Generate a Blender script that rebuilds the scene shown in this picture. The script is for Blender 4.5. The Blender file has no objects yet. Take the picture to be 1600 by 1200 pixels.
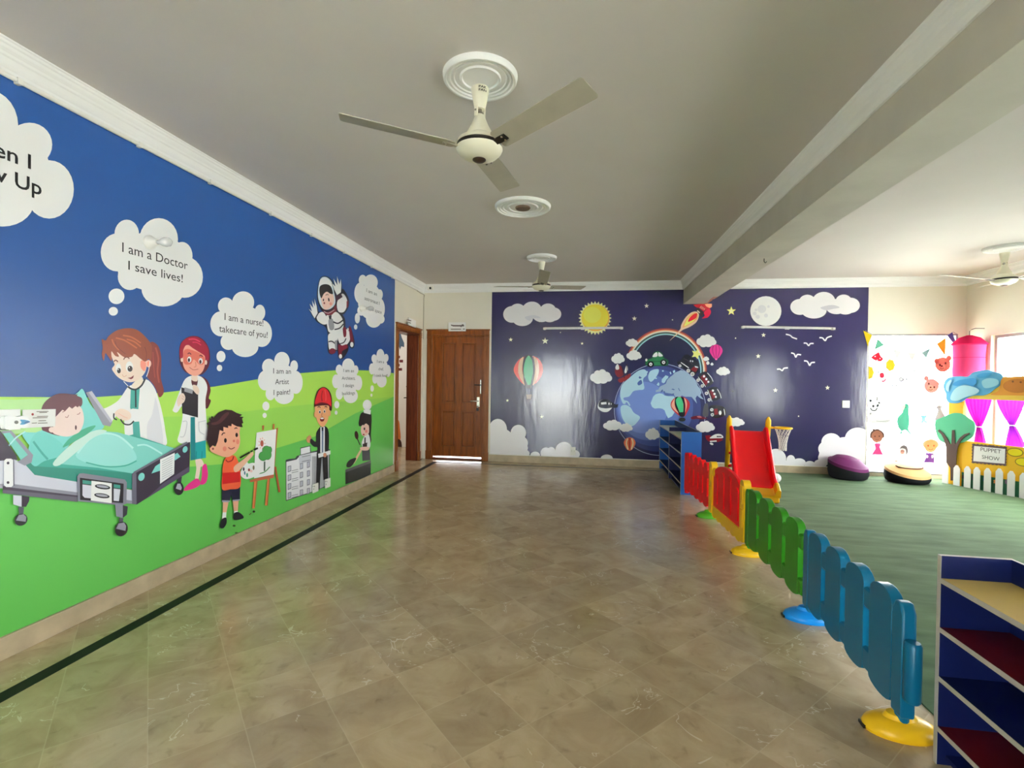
import bpy, bmesh, math, random
from mathutils import Vector, Matrix
from mathutils.geometry import tessellate_polygon
PI = math.pi
random.seed(7)
SC = bpy.context.scene
COL = SC.collection

# ------------------------------------------------------------------ camera
F_PX = 770.0
CAM_H = 1.4348
YAW, PITCH, ROLL = math.radians(8.6528), math.radians(-0.6717), math.radians(0.7818)
_f = Vector((-math.sin(YAW)*math.cos(PITCH), math.cos(YAW)*math.cos(PITCH), math.sin(PITCH)))
_r0 = Vector((math.cos(YAW), math.sin(YAW), 0)); _u0 = _r0.cross(_f)
_r = math.cos(ROLL)*_r0 + math.sin(ROLL)*_u0
_u = -math.sin(ROLL)*_r0 + math.cos(ROLL)*_u0
EYE = Vector((0, 0, CAM_H))
cd = bpy.data.cameras.new('camera'); cam = bpy.data.objects.new('camera', cd); COL.objects.link(cam)
cd.sensor_fit = 'HORIZONTAL'; cd.sensor_width = 36; cd.lens = F_PX*36/1600
cd.clip_start = .02
cam.matrix_world = Matrix(((_r.x, _u.x, -_f.x, 0), (_r.y, _u.y, -_f.y, 0), (_r.z, _u.z, -_f.z, CAM_H), (0, 0, 0, 1)))
SC.camera = cam

# ------------------------------------------------------------------ world, exposure, daylight portals
SC.view_settings.view_transform = 'Standard'
SC.view_settings.look = 'None'
SC.view_settings.gamma = 1
SC.view_settings.use_curve_mapping = False
SC.view_settings.exposure = 1.22
W = bpy.data.worlds.new('world'); SC.world = W; W.use_nodes = True
bg = W.node_tree.nodes['Background']
bg.inputs[0].default_value = (.94, .975, 1.0, 1); bg.inputs[1].default_value = 10.0
sd = bpy.data.lights.new('sun', 'SUN'); sd.energy = 170; sd.angle = .01; sd.color = (1, .97, .91)
sun = bpy.data.objects.new('sun', sd); COL.objects.link(sun); sun.rotation_euler = (0, math.radians(-28), 0)   # high, from over the roof: lights the paving outside
SC.cycles.max_bounces = 12
SC.cycles.diffuse_bounces = 8
SC.cycles.sample_clamp_indirect = 6

XL, YB, H = -2.861, 8.33, 3.05          # left wall, back wall, ceiling height
XR = 5.60                                # right (window) wall
ZB, ZC = .115, 2.908                     # top of baseboard, underside of cornice
XB1, XB2, ZBM = 1.5245, 1.8801, 2.6724   # ceiling beam
XM1, XM2 = -1.6348, 4.258                # back mural
YM = 7.027                               # left mural far edge
YF = -4.2                                # wall behind the camera
BACKWIN = (4.268, 5.50, .05, 2.19)
RWINS = [(5.30, 7.86), (-1.9, 1.0), (-4.0, -2.3)]
RZ = (.45, 2.13)
REARDOOR = (-2.35, -.25, 2.15)

def portal(name, loc, rot, sx, sy):
    l = bpy.data.lights.new(name, 'AREA'); l.shape = 'RECTANGLE'; l.size = sx; l.size_y = sy
    l.cycles.is_portal = True
    o = bpy.data.objects.new(name, l); COL.objects.link(o); o.location = loc; o.rotation_euler = rot
    return o
for a, b in RWINS:
    portal('window_daylight', (XR+.16, (a+b)/2, (RZ[0]+RZ[1])/2), (0, PI/2, 0), RZ[1]-RZ[0], b-a)
portal('window_daylight', ((BACKWIN[0]+BACKWIN[1])/2, YB+.16, (BACKWIN[2]+BACKWIN[3])/2), (-PI/2, 0, 0), BACKWIN[1]-BACKWIN[0], BACKWIN[3]-BACKWIN[2])
portal('door_daylight', ((REARDOOR[0]+REARDOOR[1])/2, YF-.16, REARDOOR[2]/2), (PI/2, 0, 0), REARDOOR[1]-REARDOOR[0], REARDOOR[2])

# ------------------------------------------------------------------ pixel -> surface helpers
def ray(x, y): return _f + (x-800)/F_PX*_r - (y-600)/F_PX*_u
def on(x, y, ax, v):
    k = ray(x, y); t = (v-EYE[ax])/k[ax]; return EYE + t*k
class Plane:
    """a plane with origin o, axes a (right) and b (up), normal n towards the room"""
    def __init__(s, o, a, b):
        s.o, s.a, s.b = Vector(o), Vector(a).normalized(), Vector(b).normalized(); s.n = s.a.cross(s.b)
    def uv(s, x, y, off=0):
        k = ray(x, y); o = s.o + s.n*off
        t = (o-EYE).dot(s.n)/k.dot(s.n); p = EYE + k*t - o
        return p.dot(s.a), p.dot(s.b)
    def pt(s, u, v, off=0): return s.o + s.n*off + s.a*u + s.b*v

# ------------------------------------------------------------------ materials
def lin(c): c = c/255.0; return c/12.92 if c <= .04045 else ((c+.055)/1.055)**2.4
def rgb(c, g=1.0): return tuple(min(.88, lin(v)*g) for v in c) + (1,)
MATS = {}
def base(name, col, rough=.5, spec=.5, metal=0.0):
    m = bpy.data.materials.new(name); m.use_nodes = True
    b = m.node_tree.nodes['Principled BSDF']
    b.inputs['Base Color'].default_value = col; b.inputs['Roughness'].default_value = rough
    b.inputs['Specular IOR Level'].default_value = spec; b.inputs['Metallic'].default_value = metal
    return m, m.node_tree, b
def nd(t, typ, **kw):
    n = t.nodes.new(typ)
    for k, v in kw.items(): setattr(n, k, v)
    return n
def noise_bump(t, b, scale=40, strength=.1, dist=.002, stretch=None, detail=3):
    tc = nd(t, 'ShaderNodeTexCoord'); n = nd(t, 'ShaderNodeTexNoise'); n.inputs['Scale'].default_value = scale
    n.inputs['Detail'].default_value = detail
    if stretch:
        mp = nd(t, 'ShaderNodeMapping'); mp.inputs['Scale'].default_value = stretch
        t.links.new(tc.outputs['Object'], mp.inputs[0]); t.links.new(mp.outputs[0], n.inputs['Vector'])
    else: t.links.new(tc.outputs['Object'], n.inputs['Vector'])
    bp = nd(t, 'ShaderNodeBump'); bp.inputs['Strength'].default_value = strength; bp.inputs['Distance'].default_value = dist
    t.links.new(n.outputs['Fac'], bp.inputs['Height']); t.links.new(bp.outputs[0], b.inputs['Normal'])
    return n
def mat(name, c, rough=.5, spec=.5, g=1.0, bump=None, var=0, metal=0.0, vs=6):
    k = (name, tuple(c), rough, spec, g)
    if k in MATS: return MATS[k]
    m, t, b = base(name, rgb(c, g), rough, spec, metal)
    if bump: noise_bump(t, b, *bump)
    if var:
        tc = nd(t, 'ShaderNodeTexCoord'); n = nd(t, 'ShaderNodeTexNoise'); n.inputs['Scale'].default_value = vs; n.inputs['Detail'].default_value = 5
        t.links.new(tc.outputs['Object'], n.inputs['Vector'])
        mr = nd(t, 'ShaderNodeMapRange'); mr.inputs[1].default_value = .3; mr.inputs[2].default_value = .7
        mr.inputs[3].default_value = 1-var; mr.inputs[4].default_value = 1+var*.5
        t.links.new(n.outputs['Fac'], mr.inputs[0])
        mx = nd(t, 'ShaderNodeVectorMath', operation='SCALE'); mx.inputs[0].default_value = rgb(c, g)[:3]
        t.links.new(mr.outputs[0], mx.inputs['Scale']); t.links.new(mx.outputs[0], b.inputs['Base Color'])
    MATS[k] = m; return m
def print_mat(kind, c):
    """printed vinyl: one flat ink colour on slightly wrinkled satin film"""
    k = (kind, tuple(c))
    if k in MATS: return MATS[k]
    ro, g = {'left': (.34, 1.14), 'back': (.16, 1.4), 'board': (.5, 1.25), 'room': (.6, 1.3)}[kind]
    m, t, b = base('printed_vinyl', rgb(c, g), ro, .65 if kind == 'back' else .5)
    if kind == 'back': noise_bump(t, b, 1.0, .22, .012, (8, 8, 2.4), 5)
    elif kind == 'left': noise_bump(t, b, 1.0, .12, .01, (6, 6, 4), 3)
    MATS[k] = m; return m
def film_mat(c):
    k = ('film', tuple(c))
    if k in MATS: return MATS[k]
    m = bpy.data.materials.new('translucent_film'); m.use_nodes = True; t = m.node_tree; t.nodes.clear()
    out = nd(t, 'ShaderNodeOutputMaterial'); d = nd(t, 'ShaderNodeBsdfDiffuse'); tr = nd(t, 'ShaderNodeBsdfTranslucent'); mx = nd(t, 'ShaderNodeMixShader')
    d.inputs[0].default_value = rgb(c, .8); tr.inputs[0].default_value = rgb(c, .8); mx.inputs[0].default_value = .055
    t.links.new(d.outputs[0], mx.inputs[1]); t.links.new(tr.outputs[0], mx.inputs[2]); t.links.new(mx.outputs[0], out.inputs[0])
    MATS[k] = m; return m

WHITE = mat('white_gypsum', (246, 245, 240), .55, .4, bump=(60, .05))
CEIL = mat('ceiling_paint', (212, 206, 202), .75, .3, bump=(90, .08), var=.03, vs=1.5)
CREAM = mat('cream_wall_paint', (232, 227, 212), .6, .35, bump=(80, .06), var=.03, vs=2)
BEAMP = mat('beam_paint', (200, 195, 184), .7, .3, bump=(50, .1), var=.08, vs=3)
SKIRT = mat('beige_marble_skirting', (196, 178, 148), .35, .5, bump=(30, .05), var=.22, vs=7)
BLACKM = mat('black_marble', (20, 22, 22), .5, .25, var=.2)
ALU = mat('aluminium_frame', (150, 150, 150), .4, .5)
PLASTIC_W = mat('white_plastic', (238, 236, 230), .3, .5)
FAN_W = mat('cream_enamel', (232, 228, 206), .3, .5)
BLADE = mat('painted_steel_blade', (172, 166, 150), .45, .4, var=.08, vs=9)
DARK = mat('dark_plastic', (28, 24, 22), .35, .5)
CHROME = mat('steel', (190, 185, 175), .25, .5, metal=.9)
GROUND = mat('outdoor_paving', (196, 195, 190), .9, .2, var=.1)

def wood(name, c1, c2, sc=(14, 14, 1.2), rough=.3):
    m, t, b = base(name, rgb(c1), rough, .3)
    tc = nd(t, 'ShaderNodeTexCoord'); mp = nd(t, 'ShaderNodeMapping'); mp.inputs['Scale'].default_value = sc
    n = nd(t, 'ShaderNodeTexNoise'); n.inputs['Scale'].default_value = 2.5; n.inputs['Detail'].default_value = 7; n.inputs['Distortion'].default_value = .8
    cr = nd(t, 'ShaderNodeValToRGB'); cr.color_ramp.elements[0].color = rgb(c1); cr.color_ramp.elements[1].color = rgb(c2)
    cr.color_ramp.elements[0].position = .3; cr.color_ramp.elements[1].position = .7
    t.links.new(tc.outputs['Object'], mp.inputs[0]); t.links.new(mp.outputs[0], n.inputs['Vector'])
    t.links.new(n.outputs['Fac'], cr.inputs[0]); t.links.new(cr.outputs[0], b.inputs['Base Color'])
    return m
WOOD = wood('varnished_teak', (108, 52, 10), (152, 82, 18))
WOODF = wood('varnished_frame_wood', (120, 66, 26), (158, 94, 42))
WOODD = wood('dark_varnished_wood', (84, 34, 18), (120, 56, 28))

def floor_mat():
    m, t, b = base('brown_marble_tiles', (.2, .17, .12, 1), .3, .5)
    tc = nd(t, 'ShaderNodeTexCoord'); sp = nd(t, 'ShaderNodeSeparateXYZ'); t.links.new(tc.outputs['Object'], sp.inputs[0])
    def math_(op, a, bb=None, c=None):
        n = nd(t, 'ShaderNodeMath', operation=op)
        for i, v in enumerate((a, bb, c)):
            if v is None: continue
            if isinstance(v, (int, float)): n.inputs[i].default_value = v
            else: t.links.new(v, n.inputs[i])
        return n.outputs[0]
    S = .3185*math.sqrt(2)
    s = math_('DIVIDE', math_('ADD', sp.outputs[0], sp.outputs[1]), S)
    u = math_('DIVIDE', math_('ADD', math_('SUBTRACT', sp.outputs[0], sp.outputs[1]), 4.04), S)
    fs, fu = math_('FRACT', s), math_('FRACT', u)
    cs, cu = math_('FLOOR', s), math_('FLOOR', u)
    cv = nd(t, 'ShaderNodeCombineXYZ'); t.links.new(cs, cv.inputs[0]); t.links.new(cu, cv.inputs[1])
    wn = nd(t, 'ShaderNodeTexWhiteNoise'); t.links.new(cv.outputs[0], wn.inputs['Vector'])
    # joint mask
    def edge(fr): return math_('LESS_THAN', math_('MINIMUM', fr, math_('SUBTRACT', 1.0, fr)), .0065)
    joint = math_('MAXIMUM', edge(fs), edge(fu))
    # per tile shifted veining
    off = nd(t, 'ShaderNodeVectorMath', operation='MULTIPLY_ADD'); off.inputs[1].default_value = (7, 7, 7)
    t.links.new(wn.outputs['Color'], off.inputs[0]); t.links.new(tc.outputs['Object'], off.inputs[2])
    n1 = nd(t, 'ShaderNodeTexNoise'); n1.inputs['Scale'].default_value = 4.5; n1.inputs['Detail'].default_value = 6; n1.inputs['Roughness'].default_value = .6
    n1.inputs['Distortion'].default_value = .7
    t.links.new(off.outputs[0], n1.inputs['Vector'])
    cr = nd(t, 'ShaderNodeValToRGB'); e = cr.color_ramp.elements
    e[0].position = .30; e[0].color = rgb((174, 152, 120)); e[1].position = .68; e[1].color = rgb((200, 181, 148))
    t.links.new(n1.outputs['Fac'], cr.inputs[0])
    # tile tone
    mr = nd(t, 'ShaderNodeMapRange'); mr.inputs[3].default_value = .89; mr.inputs[4].default_value = 1.07
    t.links.new(wn.outputs['Value'], mr.inputs[0])
    sc = nd(t, 'ShaderNodeVectorMath', operation='SCALE'); t.links.new(cr.outputs[0], sc.inputs[0]); t.links.new(mr.outputs[0], sc.inputs['Scale'])
    # pale veins
    n2 = nd(t, 'ShaderNodeTexNoise'); n2.inputs['Scale'].default_value = 2.3; n2.inputs['Detail'].default_value = 4; n2.inputs['Distortion'].default_value = 2.0
    t.links.new(off.outputs[0], n2.inputs['Vector'])
    v = math_('LESS_THAN', math_('ABSOLUTE', math_('SUBTRACT', n2.outputs['Fac'], .5)), .0045)
    n3 = nd(t, 'ShaderNodeTexNoise'); n3.inputs['Scale'].default_value = 2.6; t.links.new(tc.outputs['Object'], n3.inputs['Vector'])
    v = math_('MULTIPLY', v, math_('GREATER_THAN', n3.outputs['Fac'], .54))
    # dark flecks
    n4 = nd(t, 'ShaderNodeTexNoise'); n4.inputs['Scale'].default_value = 13; n4.inputs['Detail'].default_value = 5; n4.inputs['Distortion'].default_value = .6
    t.links.new(off.outputs[0], n4.inputs['Vector'])
    dm = nd(t, 'ShaderNodeMapRange'); dm.inputs[1].default_value = .40; dm.inputs[2].default_value = .24; dm.inputs[3].default_value = 0; dm.inputs[4].default_value = .35
    t.links.new(n4.outputs['Fac'], dm.inputs[0]); dk = dm.outputs[0]
    def mix(fac, a, col):
        mx = nd(t, 'ShaderNodeMix', data_type='RGBA'); t.links.new(fac, mx.inputs[0]); t.links.new(a, mx.inputs[6]); mx.inputs[7].default_value = col
        return mx.outputs[2]
    c = mix(dk, sc.outputs[0], rgb((110, 92, 66)))
    c = mix(math_('MULTIPLY', joint, .30), c, rgb((216, 202, 170)))
    c = mix(math_('MULTIPLY', v, .6), c, rgb((228, 218, 194)))
    t.links.new(c, b.inputs['Base Color'])
    rr = nd(t, 'ShaderNodeMapRange'); rr.inputs[3].default_value = .13; rr.inputs[4].default_value = .24
    t.links.new(n1.outputs['Fac'], rr.inputs[0]); t.links.new(rr.outputs[0], b.inputs['Roughness'])
    return m
FLOOR = floor_mat()
def carpet_mat():
    m, t, b = base('green_carpet', rgb((92, 116, 84)), .9, .15)
    tc = nd(t, 'ShaderNodeTexCoord'); n = nd(t, 'ShaderNodeTexNoise'); n.inputs['Scale'].default_value = 1.0; n.inputs['Detail'].default_value = 5
    mp = nd(t, 'ShaderNodeMapping'); mp.inputs['Scale'].default_value = (2.5, 9, 1); mp.inputs['Rotation'].default_value = (0, 0, .25)
    t.links.new(tc.outputs['Object'], mp.inputs[0]); t.links.new(mp.outputs[0], n.inputs['Vector'])
    cr = nd(t, 'ShaderNodeValToRGB'); e = cr.color_ramp.elements
    e[0].position = .3; e[0].color = rgb((64, 90, 54)); e[1].position = .72; e[1].color = rgb((92, 118, 80))
    t.links.new(n.outputs['Fac'], cr.inputs[0]); t.links.new(cr.outputs[0], b.inputs['Base Color'])
    n2 = nd(t, 'ShaderNodeTexNoise'); n2.inputs['Scale'].default_value = 260; t.links.new(tc.outputs['Object'], n2.inputs['Vector'])
    ad = nd(t, 'ShaderNodeMath', operation='MULTIPLY_ADD'); ad.inputs[1].default_value = .15; t.links.new(n2.outputs['Fac'], ad.inputs[0]); t.links.new(n.outputs['Fac'], ad.inputs[2])
    bp = nd(t, 'ShaderNodeBump'); bp.inputs['Strength'].default_value = .4; bp.inputs['Distance'].default_value = .012
    t.links.new(ad.outputs[0], bp.inputs['Height']); t.links.new(bp.outputs[0], b.inputs['Normal'])
    b.inputs['Sheen Weight'].default_value = .08; b.inputs['Sheen Roughness'].default_value = .5
    return m
CARPET = carpet_mat()
def glass_mat():
    m = bpy.data.materials.new('window_glass'); m.use_nodes = True; t = m.node_tree; t.nodes.clear()
    out = nd(t, 'ShaderNodeOutputMaterial'); tr = nd(t, 'ShaderNodeBsdfTransparent'); gl = nd(t, 'ShaderNodeBsdfGlossy'); mx = nd(t, 'ShaderNodeMixShader')
    tr.inputs[0].default_value = (.94, .96, .95, 1); gl.inputs['Roughness'].default_value = .03
    lw_ = nd(t, 'ShaderNodeLayerWeight'); pw = nd(t, 'ShaderNodeMath', operation='POWER'); pw.inputs[1].default_value = 4
    ma = nd(t, 'ShaderNodeMath', operation='MULTIPLY_ADD'); ma.inputs[1].default_value = .6; ma.inputs[2].default_value = .03
    t.links.new(lw_.outputs['Facing'], pw.inputs[0]); t.links.new(pw.outputs[0], ma.inputs[0]); t.links.new(ma.outputs[0], mx.inputs[0]); t.links.new(tr.outputs[0], mx.inputs[1]); t.links.new(gl.outputs[0], mx.inputs[2]); t.links.new(mx.outputs[0], out.inputs[0])
    return m
GLASS = glass_mat()

# ------------------------------------------------------------------ mesh building
def wloc(o):
    v = Vector((0, 0, 0))
    while o: v += o.location; o = o.parent
    return v
def tag(o, label=None, cat=None, group=None, kind=None):
    if label: o['label'] = label
    if cat: o['category'] = cat
    if group: o['group'] = group
    if kind: o['kind'] = kind
    return o
def thing(name, label, cat, loc, group=None):
    o = bpy.data.objects.new(name, None); COL.objects.link(o); o.location = loc; o.empty_display_size = .1
    return tag(o, label, cat, group)
class MB:
    def __init__(s, M=None): s.v, s.f, s.m, s.mats, s.M = [], [], [], [], M
    def mi(s, m):
        if m not in s.mats: s.mats.append(m)
        return s.mats.index(m)
    def add(s, vs, fs, m):
        k = len(s.v); s.v += [Vector(p) for p in vs]; i = s.mi(m)
        for f in fs: s.f.append([k+j for j in f]); s.m.append(i)
        return s
    def box(s, x0, x1, y0, y1, z0, z1, m, faces=None):
        """faces: dict of face key (-x +x -y +y -z +z) -> other material"""
        vs = [(x, y, z) for x in (x0, x1) for y in (y0, y1) for z in (z0, z1)]
        F = {'-x': (0, 1, 3, 2), '+x': (4, 6, 7, 5), '-y': (0, 4, 5, 1), '+y': (2, 3, 7, 6), '-z': (0, 2, 6, 4), '+z': (1, 5, 7, 3)}
        k = len(s.v); s.v += [Vector(p) for p in vs]
        for key, f in F.items():
            s.f.append([k+j for j in f]); s.m.append(s.mi((faces or {}).get(key, m)))
        return s
    def prism(s, pts, d, m):
        """pts: 3-D outline, extruded by vector d"""
        n = len(pts); d = Vector(d); p = [Vector(q) for q in pts]
        tri = tessellate_polygon([p])
        nn = Vector((0, 0, 0))
        for i in range(n): nn += p[i].cross(p[(i+1) % n])
        fs = [tuple(t) for t in tri]
        def orient(t, w):
            a, b, c = p[t[0]], p[t[1]], p[t[2]]
            return t if (b-a).cross(c-a).dot(w) > 0 else t[::-1]
        s.add(p + [q+d for q in p], [orient(t, -d) for t in fs] + [tuple(n+i for i in orient(t, d)) for t in fs] +
              [((i, (i+1) % n, n+(i+1) % n, n+i) if nn.dot(d) > 0 else (i, n+i, n+(i+1) % n, (i+1) % n)) for i in range(n)], m)
        return s
    def lathe(s, prof, c, m, n=32, ax='z', cap=True):
        """prof: list of (radius, height) bottom to top"""
        vs, fs = [], []
        for r, h in prof:
            for i in range(n):
                a = 2*PI*i/n; x, y = r*math.cos(a), r*math.sin(a)
                vs.append({'z': (c[0]+x, c[1]+y, c[2]+h), 'x': (c[0]+h, c[1]+x, c[2]+y), 'y': (c[0]+y, c[1]+h, c[2]+x)}[ax])
        for j in range(len(prof)-1):
            for i in range(n):
                k = (i+1) % n; fs.append((j*n+i, j*n+k, (j+1)*n+k, (j+1)*n+i))
        if cap:
            fs.append(tuple(range(n-1, -1, -1))); fs.append(tuple((len(prof)-1)*n+i for i in range(n)))
        return s.add(vs, fs, m)
    def tube(s, pts, r, m, n=10):
        pts = [Vector(p) for p in pts]; vs, fs = [], []
        for i, p in enumerate(pts):
            d = (pts[min(i+1, len(pts)-1)] - pts[max(i-1, 0)]).normalized()
            a = d.cross(Vector((0, 0, 1)) if abs(d.z) < .9 else Vector((1, 0, 0))).normalized(); b = d.cross(a)
            rr = r[i] if isinstance(r, (list, tuple)) else r
            vs += [p + rr*(math.cos(2*PI*k/n)*a + math.sin(2*PI*k/n)*b) for k in range(n)]
        for j in range(len(pts)-1):
            for i in range(n):
                k = (i+1) % n; fs.append((j*n+i, j*n+k, (j+1)*n+k, (j+1)*n+i))
        fs += [tuple(range(n-1, -1, -1)), tuple((len(pts)-1)*n+i for i in range(n))]
        return s.add(vs, fs, m)
    def ball(s, c, r, m, n=20, k=12, sc=(1, 1, 1)):
        vs, fs = [], []
        for j in range(k+1):
            t = PI*j/k
            for i in range(n):
                a = 2*PI*i/n
                vs.append((c[0]+sc[0]*r*math.sin(t)*math.cos(a), c[1]+sc[1]*r*math.sin(t)*math.sin(a), c[2]-sc[2]*r*math.cos(t)))
        for j in range(k):
            for i in range(n):
                q = (i+1) % n; fs.append((j*n+i, j*n+q, (j+1)*n+q, (j+1)*n+i))
        return s.add(vs, fs, m)
    def build(s, name, parent=None, local=False, bevel=0, smooth=False, seg=2, label=None, clean=False):
        me = bpy.data.meshes.new(name); o0 = Vector((0, 0, 0)) if (local or parent is None) else wloc(parent)
        vs = [(s.M @ v if s.M else v) - o0 for v in s.v]
        me.from_pydata(vs, [], s.f)
        for m in s.mats: me.materials.append(m)
        me.polygons.foreach_set('material_index', s.m)
        if clean or smooth:
            bm = bmesh.new(); bm.from_mesh(me); bmesh.ops.remove_doubles(bm, verts=bm.verts, dist=1e-5)
            bmesh.ops.dissolve_degenerate(bm, edges=bm.edges, dist=1e-6); bm.to_mesh(me); bm.free()
        me.update()
        o = bpy.data.objects.new(name, me); COL.objects.link(o); o.parent = parent
        if bevel:
            bv = o.modifiers.new('bevel', 'BEVEL'); bv.width = bevel; bv.segments = seg; bv.limit_method = 'ANGLE'; bv.angle_limit = math.radians(40)
        if smooth or bevel:
            me.polygons.foreach_set('use_smooth', [True]*len(me.polygons)); me.set_sharp_from_angle(angle=math.radians(40))
        if label: o['label'] = label
        return o
def structure(o): o['kind'] = 'structure'; return o
def copy_tree(o, parent=None):
    c = o.copy(); COL.objects.link(c)
    if parent: c.parent = parent
    for ch in [q for q in bpy.data.objects if q.parent == o]: copy_tree(ch, c)
    return c

def text_mesh(body, bold=0.0):
    cu = bpy.data.curves.new('t', 'FONT'); cu.body = body; cu.size = 1; cu.offset = bold; cu.resolution_u = 3
    ob = bpy.data.objects.new('t', cu); COL.objects.link(ob)
    bpy.context.view_layer.update()
    me = ob.evaluated_get(bpy.context.evaluated_depsgraph_get()).to_mesh()
    vs = [tuple(v.co) for v in me.vertices]; fs = [tuple(p.vertices) for p in me.polygons]
    bpy.data.objects.remove(ob); bpy.data.curves.remove(cu)
    return vs, fs

# ------------------------------------------------------------------ flat art printed on a surface
class Art:
    """draws flat shapes on a plane; coordinates are read in a viewing frame (x0, y0, scale)"""
    def __init__(s, plane, kind, step=.0001, base=.002, clip=None, mf=None, thick=0):
        s.pl, s.kind, s.step, s.base, s.clip, s.thick = plane, kind, step, base, clip, thick
        s.mf = mf or (lambda c: print_mat(kind, c)); s.fr = (0, 0, 1); s.mb = None
    def frame(s, x0, y0, k): s.fr = (x0, y0, k); return s
    def begin(s, lvl=0): s.mb = MB(); s.k = lvl; return s
    def end(s, name, parent=None, **kw): o = s.mb.build(name, parent, clean=False, **kw); return o
    def px(s, p): return s.fr[0]+p[0]/s.fr[2], s.fr[1]+p[1]/s.fr[2]
    def put(s, uv, c):
        if s.clip:
            u0, u1, v0, v1 = s.clip
            for ax, lim, sg in ((0, u0, 1), (0, u1, -1), (1, v0, 1), (1, v1, -1)):
                out = []
                for i in range(len(uv)):
                    a, b = uv[i-1], uv[i]
                    da, db = sg*(a[ax]-lim), sg*(b[ax]-lim)
                    if da*db < 0:
                        t = da/(da-db); out.append((a[0]+t*(b[0]-a[0]), a[1]+t*(b[1]-a[1])))
                    if db >= 0: out.append(b)
                uv = out
                if len(uv) < 3: return
        off = s.base + s.k*s.step; s.k += 1
        if s.thick:
            s.mb.prism([s.pl.pt(u, v, off) for u, v in uv], -s.pl.n*s.thick, s.mf(c)); return
        tri = tessellate_polygon([[Vector((u, v, 0)) for u, v in uv]])
        fs = []
        for t in tri:
            a, b, d = (uv[i] for i in t)
            cr = (b[0]-a[0])*(d[1]-a[1])-(b[1]-a[1])*(d[0]-a[0])
            fs.append(tuple(t) if cr > 0 else tuple(t)[::-1])
        s.mb.add([s.pl.pt(u, v, off) for u, v in uv], fs, s.mf(c))
    def P(s, c, pts):
        off = s.base + s.k*s.step
        s.put([s.pl.uv(*s.px(p), off) for p in pts], c); return s
    def S(s, c, pts, n=4):
        return s.P(c, smooth(pts, n))
    def E(s, c, x, y, rx, ry, rot=0, a0=0, a1=360, n=28):
        r = math.radians(rot); pts = []
        for i in range(n):
            a = math.radians(a0+(a1-a0)*i/(n if a1-a0 == 360 else n-1)); ex, ey = rx*math.cos(a), ry*math.sin(a)
            pts.append((x+ex*math.cos(r)-ey*math.sin(r), y+ex*math.sin(r)+ey*math.cos(r)))
        return s.P(c, pts)
    def L(s, c, w, pts, sm=True):
        if sm and len(pts) > 2: pts = smooth(pts, 4, False)
        lft, rgt = [], []
        for i, p in enumerate(pts):
            a, b = pts[max(0, i-1)], pts[min(len(pts)-1, i+1)]
            dx, dy = b[0]-a[0], b[1]-a[1]; l = math.hypot(dx, dy) or 1
            lft.append((p[0]-dy/l*w/2, p[1]+dx/l*w/2)); rgt.append((p[0]+dy/l*w/2, p[1]-dx/l*w/2))
        return s.P(c, lft+rgt[::-1])
    def star(s, c, x, y, r, n=5, q=.42, rot=-90):
        return s.P(c, [(x+r*(1 if i % 2 == 0 else q)*math.cos(math.radians(rot+180/n*i)), y+r*(1 if i % 2 == 0 else q)*math.sin(math.radians(rot+180/n*i))) for i in range(2*n)])
    def cloud(s, lobes, rim, fill, inset=3):
        k = s.k
        for e in lobes: s.E(rim, *e)
        for e in lobes: s.E(fill, e[0], e[1], max(1, e[2]-inset), max(1, e[3]-inset))
    def puff(s, x, y, rx, ry, rim=(232, 232, 236), fill=(208, 207, 210), inset=2):
        L = [(-.62, .12, .36, .55), (-.30, -.28, .34, .58), (.12, -.42, .36, .58), (.48, -.08, .38, .58), (.68, .22, .32, .45), (.2, .35, .45, .6), (-.28, .42, .42, .55), (0, .02, .6, .62)]
        s.cloud([(x+a*rx, y+b*ry, c*rx, d*ry) for a, b, c, d in L], rim, fill, inset)
    def text(s, c, body, lp, rp, cap, bold=0.0):
        """baseline from lp to rp (frame coords), capital height cap"""
        off = s.base + s.k*s.step; s.k += 1
        u0, v0 = s.pl.uv(*s.px(lp), off); u1, v1 = s.pl.uv(*s.px(rp), off)
        mid = ((lp[0]+rp[0])/2, (lp[1]+rp[1])/2)
        hgt = s.pl.uv(*s.px((mid[0], mid[1]-cap)), off)[1] - s.pl.uv(*s.px(mid), off)[1]
        vs, fs = text_mesh(body, bold)
        x0, x1 = min(v[0] for v in vs), max(v[0] for v in vs)
        sx, sy = (u1-u0)/(x1-x0), hgt/.73; vm = (v0+v1)/2
        s.mb.add([s.pl.pt(u0+(v[0]-x0)*sx, vm+v[1]*sy, off) for v in vs], fs, s.mf(c)); return s
def smooth(p, n=4, closed=True):
    out = []; m = len(p)
    for i in range(m if closed else m-1):
        if closed: a, b, c, d = p[i-1], p[i], p[(i+1) % m], p[(i+2) % m]
        else: a, b, c, d = p[max(0, i-1)], p[i], p[i+1], p[min(m-1, i+2)]
        for k in range(n):
            t = k/n
            out.append(tuple(.5*(2*b[j]+(c[j]-a[j])*t+(2*a[j]-5*b[j]+4*c[j]-d[j])*t*t+(3*b[j]-a[j]-3*c[j]+d[j])*t**3) for j in (0, 1)))
    if not closed: out.append(p[-1])
    return out

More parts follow.
